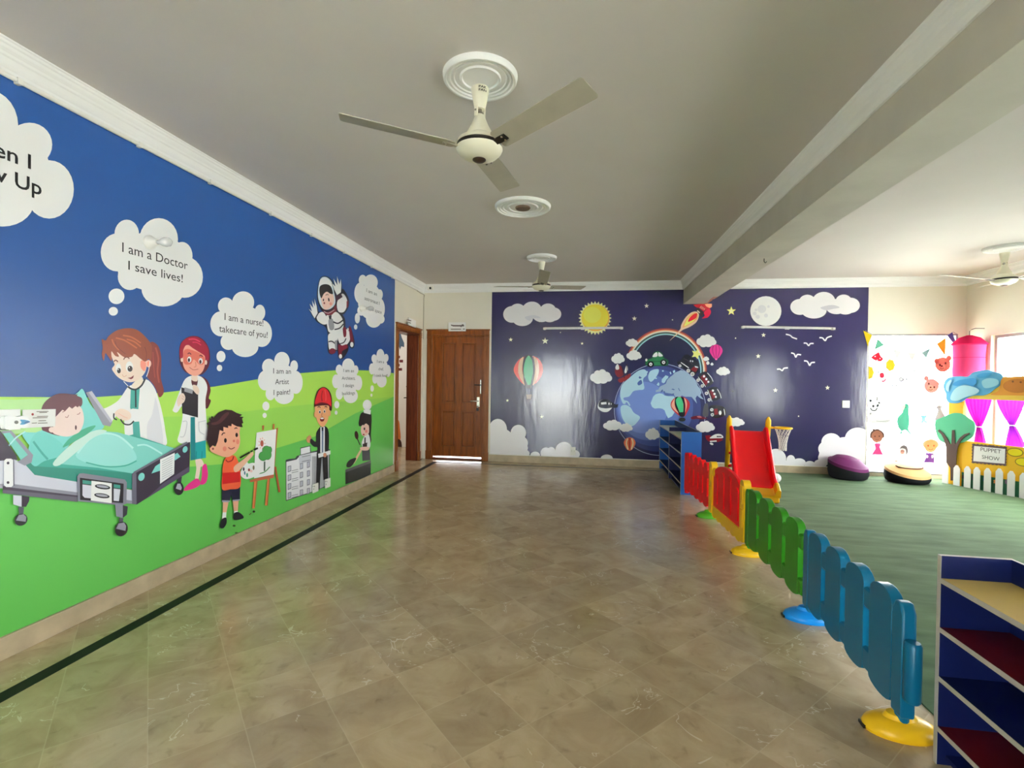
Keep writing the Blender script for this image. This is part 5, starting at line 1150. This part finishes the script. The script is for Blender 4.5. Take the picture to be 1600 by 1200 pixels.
for k in range(4):
    x = x0+(x1-x0)*(k+.5)/4; zt = .50 if k in (0, 3) else .56
    MB(M).prism([(x+u, -.024, v) for u, v in round_slat(.10, .20, zt, .05, .02)], (0, .048, 0), PR).build('door_rib', dd, bevel=.010, seg=3)

# ---- slide with basketball hoop
th = math.radians(11.3)
M = Matrix.Translation((2.035, 6.30, .0065)) @ Matrix.Rotation(-th, 4, 'Z')
t = thing('toy_slide', 'small red plastic slide with yellow ladder posts and a toy basketball hoop', 'slide', (2.035, 6.30, 0))
def chute(path, w, rail, m, nm, parent):
    """U-shaped channel swept along (y, z) points"""
    sec = [(-w/2-.012, -.02), (-w/2-.012, rail-.012), (-w/2, rail), (-w/2+.022, rail), (-w/2+.034, rail-.012), (-w/2+.05, .012), (-w/2+.075, 0), (w/2-.075, 0), (w/2-.05, .012), (w/2-.034, rail-.012), (w/2-.022, rail), (w/2, rail), (w/2+.012, rail-.012), (w/2+.012, -.02)]
    b = MB(M); n = len(sec); vs = []
    for i, (y, z) in enumerate(path):
        a, c = path[max(0, i-1)], path[min(len(path)-1, i+1)]; l = math.hypot(c[0]-a[0], c[1]-a[1]); ny, nz = -(c[1]-a[1])/l, (c[0]-a[0])/l
        vs += [(sx, y+ny*sh, z+nz*sh) for sx, sh in sec]
    fs = []
    for j in range(len(path)-1):
        for i in range(n): k = (i+1) % n; fs.append((j*n+i, (j+1)*n+i, (j+1)*n+k, j*n+k))
    fs += [tuple(range(n)), tuple((len(path)-1)*n+i for i in reversed(range(n)))]
    return b.add(vs, fs, m).build(nm, parent, smooth=True)
chute([(.06, .150), (.14, .168), (.24, .215), (.36, .295), (.60, .475), (.80, .625), (.92, .705), (1.0, .735)], .46, .075, PR, 'chute', t)
yl = chute([(-.10, .085), (-.06, .098), (0, .122), (.07, .145)], .475, .08, PY, 'landing_lip', t)
MB(M).box(-.24, .24, -.09, .10, 0, .085, PY).build('landing_foot', t, bevel=.015)
for s in (-1, 1):
    b = MB(M).tube([(s*.245, 1.35, .0), (s*.245, 1.35, .03), (s*.245, 1.22, .28), (s*.245, 1.08, .60), (s*.245, 1.0, .80), (s*.245, .965, .90), (s*.245, .955, .945)], [.034, .034, .034, .036, .038, .034, .012], PY, 14)
    b.build('ladder_post', t, smooth=True)
for z, y in ((.20, 1.25), (.40, 1.165), (.60, 1.08)):
    MB(M).box(-.235, .235, y-.05, y+.05, z-.018, z+.018, PR).build('step', t, bevel=.012)
MB(M).box(-.225, .225, .985, 1.09, .70, .735, PR).build('platform', t, bevel=.01)
MB(M).tube([(-.235, 1.30, .10), (.235, 1.30, .10)], .018, PY).build('brace_bar', t, smooth=True)
hoop = MB(M); hc = (.245+.185, 1.0)
hoop.tube([(hc[0]+.105*math.cos(2*PI*i/28), hc[1]+.105*math.sin(2*PI*i/28), .80) for i in range(29)], .013, PY, 10)
hoop.box(.25, hc[0]-.095, .985, 1.015, .785, .812, PY)
ho = hoop.build('hoop', t, smooth=True)
net = MB(M); NETW = mat('white_net_cord', (226, 222, 214), .7)
for k in range(12):
    for s in (-1, 1):
        pts = []
        for j in range(9):
            f = j/8; rr = .10*(1-f)+.047*f-.018*math.sin(PI*f); a = 2*PI*k/12+s*f*PI*.5
            pts.append((hc[0]+rr*math.cos(a), hc[1]+rr*math.sin(a), .79-.30*f))
        net.tube(pts, .0028, NETW, 5)
net.build('net', ho)
tag(MB().ball((2.66, 7.44, .0745), .068, mat('white_ball_plastic', (236, 232, 226), .35)).build('ball', smooth=True), 'small white ball on the green carpet right of the slide', 'ball')

# ---- floor poufs
def pouf(x, y, r, h, tilt, tx, mt, label, face):
    t = thing('floor_pouf', label, 'pouf', (x, y, 0), 'round black floor poufs')
    Mx = Matrix.Translation((x, y, .006))
    BLK = mat('black_fabric', (30, 30, 36), .75, .25, bump=(120, .1))
    zc = .56 if face else .58
    b = MB(Mx).lathe([(r*.80, 0), (r*.93, .02), (r, h*.28), (r*.985, h*zc), (r*.93, h*(zc+.12))], (0, 0, 0), BLK, 40)
    tp = MB(Mx); prof = [(r*.995, h*(zc-.01)), (r*.97, h*(zc+.12)), (r*.86, h*.74), (r*.62, h*.90), (r*.3, h*.98), (.002, h)]
    tp.lathe(prof, (0, 0, 0), mt, 40, cap=False)
    if tilt:   # slumped forwards and to one side
        for q in (b, tp):
            for v in q.v: v.z += (-v.x*tx + v.y*tilt)*max(0, min(1, (v.z/h-.15)/.4))
    b.build('base', t, smooth=True)
    o = tp.build('cover', t, smooth=True)
    if face:
        ln = mat('dark_stitch', (96, 44, 30), .7)
        zf = lambda u, v: h*(1.0-.30*((u*u+v*v)/(r*r))**1.3)+.004+v*tilt
        sm = [(r*.62*math.cos(a), -r*.15-r*.42*math.sin(a)) for a in [PI*i/14 for i in range(15)]]
        MB(Mx).tube([(u, v, zf(u, v)) for u, v in sm], .009, ln, 8).build('smile', o, smooth=True)
        for s in (-1, 1): MB(Mx).ball((s*r*.28, r*.45, zf(r*.28, r*.45)), .022, ln, sc=(1, 1, .4)).build('eye', o, smooth=True)
    else:
        MB(Mx).tube([(r*.5*math.cos(a), r*.35*math.sin(a)-r*.1, h*.93-r*.5*math.cos(a)*tx+(r*.35*math.sin(a)-r*.1)*tilt) for a in [PI+PI*i/10 for i in range(11)]], .006, mat('plum_seam', (140, 50, 120), .6), 6).build('seam', o, smooth=True)
pouf(3.885, 8.045, .262, .33, .20, .13, mat('plum_fabric', (108, 32, 94), .6, .3, bump=(120, .08)), 'round purple-topped black floor pouf below the night-sky mural', False)
pouf(4.615, 7.93, .275, .27, .24, .04, mat('peach_fabric', (240, 190, 130), .6, .3, bump=(120, .08)), 'round black floor pouf with a peach smiling-face top by the bright window', True)

# ---- carpet
tag(MB().box(1.585, XR-.02, YF+.02, YB-.02, .0, .006, CARPET).box(1.505, 1.585, 2.3, YB-.02, .0, .006, CARPET).build('carpet'), 'large green carpet covering the floor right of the play fence', 'carpet')

# ================================================================== WINDOW STICKERS AND BUNTING
SPY = YB+.012+.026
SP = Plane((0, SPY, 0), (1, 0, 0), (0, 0, 1))
S_ = Art(SP, 'board', base=.0008, step=.00012, mf=film_mat)
WA, WB = (1340, 500, 8.571), (1340, 620, 8.571)
def sticker(label, cat='sticker'):
    o = S_.end('window_sticker'); return tag(o, label, cat, 'stickers on the bright back window')
S_.frame(*WA).begin(0)
for x, y, rx, ry in ((162, 705, 55, 86), (438, 605, 62, 78)):
    for k in range(7): a = 2*PI*k/7; S_.E((214, 190, 60), x+rx*.55*math.cos(a), y+ry*.55*math.sin(a), rx*.5, ry*.5)
    S_.E((226, 200, 50), x, y, rx*.6, ry*.6)
S_.S((196, 40, 56), [(180, 500), (240, 450), (285, 432), (310, 480), (345, 520), (310, 556), (250, 550), (205, 525)])
for e in ((235, 488, 10, 8), (262, 540, 14, 10), (300, 515, 9, 8)): S_.E((246, 220, 220), *e)
S_.L((110, 120, 130), 9, [(220, 640), (245, 606), (285, 636)]); S_.L((110, 120, 130), 9, [(292, 612), (325, 580), (356, 612)])
S_.E((196, 56, 76), 326, 742, 36, 40); S_.S((206, 100, 116), [(300, 790), (340, 806), (385, 775), (372, 825), (335, 835)]); S_.E((80, 86, 90), 278, 700, 9, 12); S_.E((80, 86, 90), 340, 684, 9, 12)
for x, y in ((255, 868), (312, 884), (330, 922), (305, 962), (480, 772), (486, 832), (468, 876), (515, 876), (432, 848), (380, 855)): S_.E((110, 114, 120), x, y, 13, 10)
sticker('clown face sticker with yellow hair puffs, red hat and red nose on the window')
def bear(x, y, r, c, rot, label):
    S_.begin(0)
    for s in (-1, 1): S_.E(c, x+s*r*.8*math.cos(rot), y-r*.62+s*r*.8*math.sin(rot), r*.34, r*.34)
    S_.E(c, x, y, r, r*.95); d = (84, 52, 44)
    S_.E((206, 150, 130), x-r*.12, y+r*.3, r*.45, r*.4)
    for s in (-1, 1): S_.E(d, x+s*r*.36, y-r*.05+s*r*.16*math.sin(rot)*3, r*.12, r*.14)
    S_.E(d, x-r*.12, y+r*.2, r*.13, r*.1); S_.L(d, r*.07, [(x-r*.38, y+r*.46), (x-r*.1, y+r*.58), (x+r*.18, y+r*.44)])
    sticker(label)
bear(1140, 596, 104, (170, 112, 96), -.25, 'brown bear-face sticker just under the yellow bunting flag')
bear(990, 882, 100, (190, 130, 122), .5, 'pinkish-brown tilted bear-face sticker, lower of the two bear faces')
S_.begin(0); G1 = (150, 152, 156); S_.E(G1, 585, 796, 42, 32); S_.E((214, 216, 218), 578, 796, 24, 18); S_.P(G1, [(620, 795), (690, 770), (665, 800), (690, 812)]); S_.L(G1, 6, [(660, 790), (685, 750)]); sticker('small grey fish sticker right of the clown face')
S_.begin(0); S_.L((206, 208, 208), 16, [(600, 452), (650, 445), (715, 448)]); sticker('faint pale streak sticker high on the window between the bunting ends')
S_.begin(0); S_.S((200, 202, 202), [(735, 690), (790, 650), (850, 640), (800, 670), (760, 700)]); sticker('faint pale bird-shaped sticker left of the upper bear face')
S_.frame(*WB).begin(0); G2, DKG = (206, 208, 206), (70, 74, 76)
S_.S(G2, [(140, 340), (145, 240), (190, 200), (330, 230), (420, 270), (435, 330), (380, 350)]); S_.E((226, 228, 228), 225, 120, 90, 95); S_.S(G2, [(310, 60), (380, 20), (450, 60), (470, 130), (400, 150), (360, 160), (320, 110)])
S_.E(DKG, 170, 48, 20, 17, 40); S_.E(DKG, 262, 22, 12, 26); S_.E(DKG, 210, 125, 14, 17); S_.E(DKG, 268, 118, 13, 20, 30); S_.L(DKG, 12, [(172, 150), (195, 180), (240, 182), (262, 150)]); S_.E(DKG, 290, 80, 15, 11, -30); S_.E((150, 154, 152), 172, 222, 12, 16); S_.L((160, 164, 162), 8, [(250, 325), (330, 330), (420, 320)])
sticker('grey and black panda sticker under the clown face')
S_.begin(0); TG = (76, 156, 130)
S_.S(TG, [(590, 220), (610, 180), (605, 130), (650, 90), (688, 120), (685, 200), (692, 280), (690, 380), (680, 430), (720, 490), (770, 530), (700, 500), (650, 450), (600, 460), (600, 495), (555, 490), (580, 460), (545, 410), (527, 340), (540, 270)]); S_.S((206, 204, 190), [(548, 160), (600, 120), (640, 115), (620, 170), (590, 205), (575, 180)]); S_.E((60, 70, 66), 645, 140, 8, 8); S_.L(TG, 12, [(500, 438), (545, 450)])
sticker('green parrot sticker in the middle of the window')
S_.begin(0); BB = (130, 182, 200); S_.E(BB, 886, 300, 28, 34); S_.E(BB, 862, 262, 20, 18); S_.E(BB, 910, 262, 20, 18); S_.E(BB, 862, 335, 24, 16); S_.E(BB, 912, 335, 24, 16); S_.E(BB, 886, 275, 28, 24); sticker('small pale blue bear sticker between the parrot and the crow')
S_.begin(0); CRW = (130, 132, 136); S_.S(CRW, [(1010, 155), (1050, 140), (1080, 115), (1110, 110), (1130, 130), (1125, 170), (1150, 220), (1175, 280), (1170, 420), (1080, 420), (1040, 360), (1038, 290), (1060, 230), (1075, 180), (1060, 158)]); S_.E((40, 42, 44), 1098, 138, 7, 7); sticker('grey crow sticker partly behind the green tree of the puppet theatre')
S_.begin(0); S_.S((96, 74, 66), [(160, 530), (175, 470), (200, 450), (180, 415), (225, 432), (280, 430), (340, 470), (362, 520), (330, 560), (190, 560)]); S_.E((176, 120, 98), 262, 535, 78, 82); S_.P((214, 74, 130), [(222, 630), (240, 622), (300, 622), (312, 632), (300, 680), (345, 776), (185, 776), (238, 690)]); S_.L((130, 130, 130), 8, [(110, 580), (190, 635)]); S_.E((80, 50, 44), 232, 530, 8, 9); S_.E((80, 50, 44), 290, 528, 8, 9); S_.L((120, 60, 50), 6, [(240, 575), (262, 582), (285, 572)])
sticker('cartoon girl sticker in a pink dress above the purple pouf')
S_.begin(0); S_.E((214, 208, 204), 615, 735, 58, 74); S_.S((110, 104, 108), [(555, 700), (580, 660), (620, 645), (665, 670), (676, 740), (655, 780), (645, 710), (600, 690)]); S_.E((196, 150, 140), 600, 735, 26, 30); S_.E((70, 60, 64), 592, 726, 6, 7); S_.E((70, 60, 64), 618, 728, 6, 7); sticker('small face sticker with a grey cap above the peach pouf')
S_.begin(0); S_.S((206, 150, 116), [(870, 640), (900, 590), (985, 566), (1060, 590), (1090, 650), (1040, 690), (910, 690)]); S_.E((244, 150, 104), 978, 662, 84, 86); S_.E((180, 80, 50), 945, 655, 11, 12); S_.E((180, 80, 50), 1022, 655, 11, 12); S_.L((170, 70, 50), 7, [(950, 700), (980, 712), (1010, 698)]); S_.P((112, 68, 140), [(918, 728), (935, 752), (1020, 752), (1032, 870), (1040, 888), (880, 880), (905, 830)]); S_.E((210, 196, 220), 930, 800, 18, 22); S_.E((210, 196, 220), 1000, 800, 14, 26); S_.L((150, 156, 170), 9, [(1085, 712), (1130, 708)])
sticker('cartoon child sticker with orange face and purple shirt left of the puppet theatre')
S_.begin(0); S_.text((110, 112, 118), '2', (1040, 992), (1072, 992), 44, .02); sticker('small grey number sticker low on the window')

t = thing('bunting', 'string of small coloured pennants drooping across the top of the bright window', 'bunting', (4.9, YB-.02, 2.1))
BN = Plane((0, YB-.006, 0), (1, 0, 0), (0, 0, 1))
def bp(x, y): q = BN.uv(x, y); return BN.pt(*q)
cord = [(1352, 516.5), (1362, 522), (1375, 533), (1395, 545), (1420, 552), (1440, 551), (1460, 541), (1478, 526), (1489, 518.5), (1497, 523)]
MB().tube([bp(*q) for q in cord], .003, mat('cord', (150, 146, 150), .7), 6).build('cord', t)
FL = Art(BN, 'board', base=.0035, mf=film_mat, thick=.0015); FL.frame(0, 0, 1)
for c, pts in (((226, 200, 50), [(1349, 516.5), (1363, 524), (1356, 541)]), ((110, 190, 160), [(1371, 530), (1382, 539), (1366, 547)]), ((232, 232, 226), [(1396, 545.5), (1409, 549.5), (1401, 561)]), ((232, 232, 226), [(1418, 551.5), (1432, 551.5), (1425, 564)]), ((150, 206, 206), [(1440, 551), (1454, 544), (1447, 560)]), ((230, 216, 70), [(1464, 538), (1478, 527), (1477, 557)]), ((104, 96, 170), [(1480, 524.5), (1488, 519), (1497, 545)])):
    FL.begin(0); FL.P(c, pts); FL.end('pennant', t)

# ---- pink hanging organiser in the corner
p = on(1515, 516, 1, 7.98); ox, oy = p.x, 7.98
t = thing('hanging_organiser', 'sheer pink hanging organiser on a hook in the corner by the windows', 'organiser', (ox, oy, p.z))
PK, PKD = film_mat((226, 70, 120)), film_mat((216, 40, 92))
zt = on(1515, 524, 1, oy).z; zr = on(1515, 538, 1, oy).z; zm = on(1515, 559, 1, oy).z; zb = on(1515, 598, 1, oy).z
MB().lathe([(.185, zr-.012), (.205, zr), (.12, zt-.035), (.03, zt)], (ox, oy, 0), PKD, 28, cap=False).build('roof', t, smooth=True)
MB().lathe([(.172, zm), (.178, (zm+zr)/2), (.182, zr-.005)], (ox, oy, 0), PK, 28, cap=False).build('upper_tier', t, smooth=True)
MB().lathe([(.170, zb), (.178, (zm+zb)/2), (.172, zm-.004)], (ox, oy, 0), PK, 28, cap=False).build('lower_tier', t, smooth=True)
for z in (zm, zb): MB().lathe([(.002, z-.003), (.176, z-.004), (.176, z+.004), (.002, z+.003)], (ox, oy, 0), PKD, 28).build('hoop_ring', t, smooth=True)
MB().tube([(ox, oy, zt-.01), (ox, oy, zt+.06), (ox+.03, oy, zt+.085), (ox+.07, oy, zt+.10), (XR-.001, oy, zt+.10)], .005, mat('dark_iron', (70, 66, 60), .5), 8).build('hook', t, smooth=True)

# ================================================================== PUPPET THEATRE
PO = Vector((5.13, 8.0, .006)); PA = Vector((.364, -.931, 0)).normalized()
PT = Plane(PO, PA, (0, 0, 1))
t = thing('puppet_theatre', 'painted board puppet theatre with blue cloud, tree, picket fence and purple curtains', 'puppet theatre', tuple(PO))
def card(c): return mat('painted_board', c, .55, .35, g=1.2)
def pa(base, th): a = Art(PT, 'board', base=base, step=.0004, mf=card, thick=th); return a
T1, T2 = (1440, 570, 10), (1460, 640, 8.571)
Uu = lambda x, y=700: PT.uv(x, y)[0]
Vv = lambda x, y: PT.uv(x, y)[1]
UE = 1.28
g = pa(0, .018).begin(); g.put([(Uu(1481), 0), (Uu(1503.5), 0), (Uu(1503.5), Vv(1503, 612)), (Uu(1481), Vv(1481, 612))], (226, 172, 30)); g.end('side_post', t)
g.begin(); g.put([(UE-.12, 0), (UE, 0), (UE, Vv(1503, 612)), (UE-.12, Vv(1503, 612))], (226, 172, 30)); g.end('side_post', t)
g = pa(.001, .017).begin(); g.put([(Uu(1503.6), .20), (UE-.121, .20), (UE-.121, Vv(1540, 692.5)), (Uu(1503.6), Vv(1540, 692.5))], (228, 176, 36)); g.end('front_panel', t)
g.begin(); g.put([(Uu(1503.6), 0), (UE-.121, 0), (UE-.121, .199), (Uu(1503.6), .199)], (44, 104, 74)); g.end('grass_panel', t)
g.begin(); g.put([(Uu(1503.6), Vv(1540, 624)), (UE-.121, Vv(1540, 624)), (UE-.121, Vv(1540, 590)), (Uu(1503.6), Vv(1540, 590))], (232, 190, 80)); g.end('top_rail', t)
g = pa(.012, .010); g.frame(*T1).begin()
g.S((82, 156, 198), [(345, 310), (380, 230), (470, 188), (600, 180), (720, 182), (800, 120), (900, 95), (1020, 78), (1120, 108), (1230, 140), (1268, 190), (1235, 250), (1220, 320), (1130, 385), (1060, 440), (960, 478), (820, 480), (720, 512), (640, 570), (540, 600), (430, 590), (385, 540), (380, 460), (350, 390)]); cl = g.end('cloud_board', t)
g = pa(.0226, .0005); g.frame(*T1)
for c, pts in (((150, 192, 206), [(480, 430), (560, 350), (680, 320), (820, 350), (900, 400), (840, 460), (700, 500), (560, 560), (450, 540)]), ((42, 132, 190), [(480, 310), (560, 250), (700, 220), (820, 210), (860, 260), (800, 330), (680, 300), (560, 330)]), ((130, 184, 204), [(940, 260), (1040, 210), (1180, 230), (1200, 300), (1100, 350), (980, 360)]), ((56, 142, 194), [(860, 170), (960, 130), (1090, 130), (1060, 180), (920, 210)]), ((160, 198, 210), [(390, 300), (440, 240), (470, 250), (430, 340), (420, 420), (380, 380)])):
    g.begin(); g.S(c, pts); g.end('paint_swirl', cl)
g = pa(.011, .010); g.frame(*T1).begin(); g.S((212, 146, 52), [(1080, 462), (1190, 410), (1225, 330), (1250, 200), (1400, 188), (1600, 176), (1800, 165), (2000, 160), (2060, 300), (2010, 470), (1800, 488), (1600, 482), (1300, 476), (1150, 474)]); su = g.end('sun_board', t)
g = pa(.0216, .0005); g.frame(*T1)
for c, e in (((180, 112, 40), (1500, 330, 230, 110)), ((110, 70, 30), (1425, 262, 16, 16)), ((110, 70, 30), (1548, 272, 18, 14))): g.begin(); g.k = 0 if e[2] > 100 else 2; g.E(c, *e); g.end('painted_face', su)
g = pa(.016, .010); g.frame(*T1).begin()
g.S((72, 166, 128), [(205, 940), (228, 865), (300, 832), (400, 785), (520, 752), (640, 770), (720, 830), (815, 895), (832, 990), (805, 1100), (740, 1165), (600, 1225), (420, 1235), (290, 1190), (232, 1090)]); g.end('tree_crown', t)
g = pa(.024, .007); g.frame(*T2).begin()
g.P((66, 48, 42), [(160, 705), (152, 500), (128, 400), (90, 330), (44, 285), (62, 268), (125, 320), (170, 390), (212, 462), (226, 465), (234, 275), (266, 272), (275, 462), (296, 440), (340, 375), (400, 328), (462, 312), (470, 326), (410, 360), (360, 410), (325, 470), (308, 520), (296, 600), (288, 760), (284, 950), (216, 950), (214, 780)]); g.end('tree_trunk', t)
g = pa(.030, .008)
for x, yt in ((1480.3, 723), (1498, 727), (1514.8, 728.5), (1529.6, 730), (1546.4, 731.5), (1564.8, 732), (1583.6, 736), (1603, 739), (1623, 742), (1645, 745)):
    u, v, w = Uu(x), Vv(x, yt), .040
    if u+w > UE: continue
    g.begin(); g.put([(u-w, 0), (u+w, 0), (u+w, v-.045), (u+.012, v), (u-.012, v), (u-w, v-.045)], (236, 234, 230)); g.end('picket', t)
g = pa(.012, .010)
for x, y, c in ((1506.5, 745, (60, 50, 60)), (1522, 747.5, (70, 70, 90)), (1539, 749, (50, 90, 130)), (1556, 752.5, (224, 140, 70)), (1573.5, 753, (110, 90, 120))):
    g.frame(0, 0, 1).begin(); g.star(c, x, y, 4.6, 6, .65); g.end('flower', t)
g = pa(.008, .006); g.frame(*T2).begin(); sc_ = []
for i in range(20):
    for a, b, n_ in (((500, 462), (970, 505), 0),): pass
bd = [(500, 462), (970, 505), (962, 748), (494, 708)]; pts = []
for i in range(4):
    a, b = bd[i], bd[(i+1) % 4]; n_ = 9 if i % 2 == 0 else 6
    for k in range(n_):
        for f, o_ in ((k/n_, 0), ((k+.5)/n_, -10)):
            dx, dy = b[0]-a[0], b[1]-a[1]; l = math.hypot(dx, dy); pts.append((a[0]+dx*f-dy/l*o_*-1, a[1]+dy*f+dx/l*o_*-1*-1))
g.P((92, 72, 76), pts); bo = g.end('sign_border', t)
g = pa(.0095, .001); g.frame(*T2).begin(); g.P((226, 230, 230), [(532, 486), (948, 526), (940, 726), (520, 690)]); si = g.end('sign_card', bo)
g = Art(PT, 'board', base=.0102, step=.0002, mf=card); g.frame(*T2).begin(); g.text((60, 62, 66), 'PUPPET', (618, 558), (892, 584), 52); g.end('lettering_line', si); g.begin(); g.text((60, 62, 66), 'SHOW', (636, 668), (872, 676), 52); g.end('lettering_line', si)
g = pa(.006, .004); g.frame(*T2)
for x, y in ((1080, 572), (1186, 702)):
    g.begin(); g.E((120, 96, 30), x, y, 108, 58, 6); o = g.end('painted_oval', t)
    h_ = pa(.008, .0015); h_.frame(*T2).begin(); h_.E((238, 204, 20), x, y, 98, 49, 6); h_.end('oval_fill', o)
def curtain_mat(c):
    k = ('curtain', c)
    if k not in MATS:
        m = film_mat(c).copy(); m.name = 'sheer_curtain'
        for n in m.node_tree.nodes:
            if n.type == 'MIX_SHADER': n.inputs[0].default_value = .2
            if n.type == 'BSDF_TRANSLUCENT': n.inputs[0].default_value = rgb(c, 1.0)
        MATS[k] = m
    return MATS[k]
def curtain(top, pin, bot, c):
    """gathered cloth: wide at the rail, pinched by a tie, flaring below; x ranges in pixels with their y"""
    rows = 26; cols = 40; b = MB(); vs = []
    for j in range(rows+1):
        f = j/rows
        keys = (top, pin, bot); fp = .64
        if f < fp: q = f/fp; e = q**1.5; x0 = top[0]+(pin[0]-top[0])*e; x1 = top[1]+(pin[1]-top[1])*e; y = top[2]+(pin[2]-top[2])*q
        else: q = (f-fp)/(1-fp); e = q**.8; x0 = pin[0]+(bot[0]-pin[0])*e; x1 = pin[1]+(bot[1]-pin[1])*e; y = pin[2]+(bot[2]-pin[2])*q
        for i in range(cols+1):
            s = i/cols; u, v = PT.uv(x0+(x1-x0)*s, y)
            vs.append(PT.pt(u, v, -.045+.012*math.sin(s*7*2*PI+.6*math.sin(f*5))))
    fs = [(j*(cols+1)+i, (j+1)*(cols+1)+i, (j+1)*(cols+1)+i+1, j*(cols+1)+i+1) for j in range(rows) for i in range(cols)]
    o = b.add(vs, fs, curtain_mat(c)).build('curtain', t, smooth=True)
    u, v = PT.uv((pin[0]+pin[1])/2, pin[2]); ctr = PT.pt(u, v, -.045)
    MB().tube([ctr + PT.a*.03*math.cos(2*PI*k/16) + PT.n*.02*math.sin(2*PI*k/16) for k in range(17)], .008, mat('white_ribbon', (232, 228, 236), .5), 8).build('curtain_tie', o)
curtain((1503, 1547, 618), (1523, 1529, 667), (1517, 1537, 697), (226, 60, 210))
curtain((1552, 1600, 618), (1574, 1581, 665), (1565, 1599, 699), (190, 64, 210))
curtain((1606, 1652, 616), (1626, 1633, 665), (1617, 1650, 702), (196, 44, 206))
g = pa(-.036, .018); g.begin(); g.put([(Uu(1481), Vv(1540, 614)), (UE, Vv(1540, 614)), (UE, Vv(1540, 606)), (Uu(1481), Vv(1540, 606))], (200, 150, 60)); g.end('curtain_rail', t)
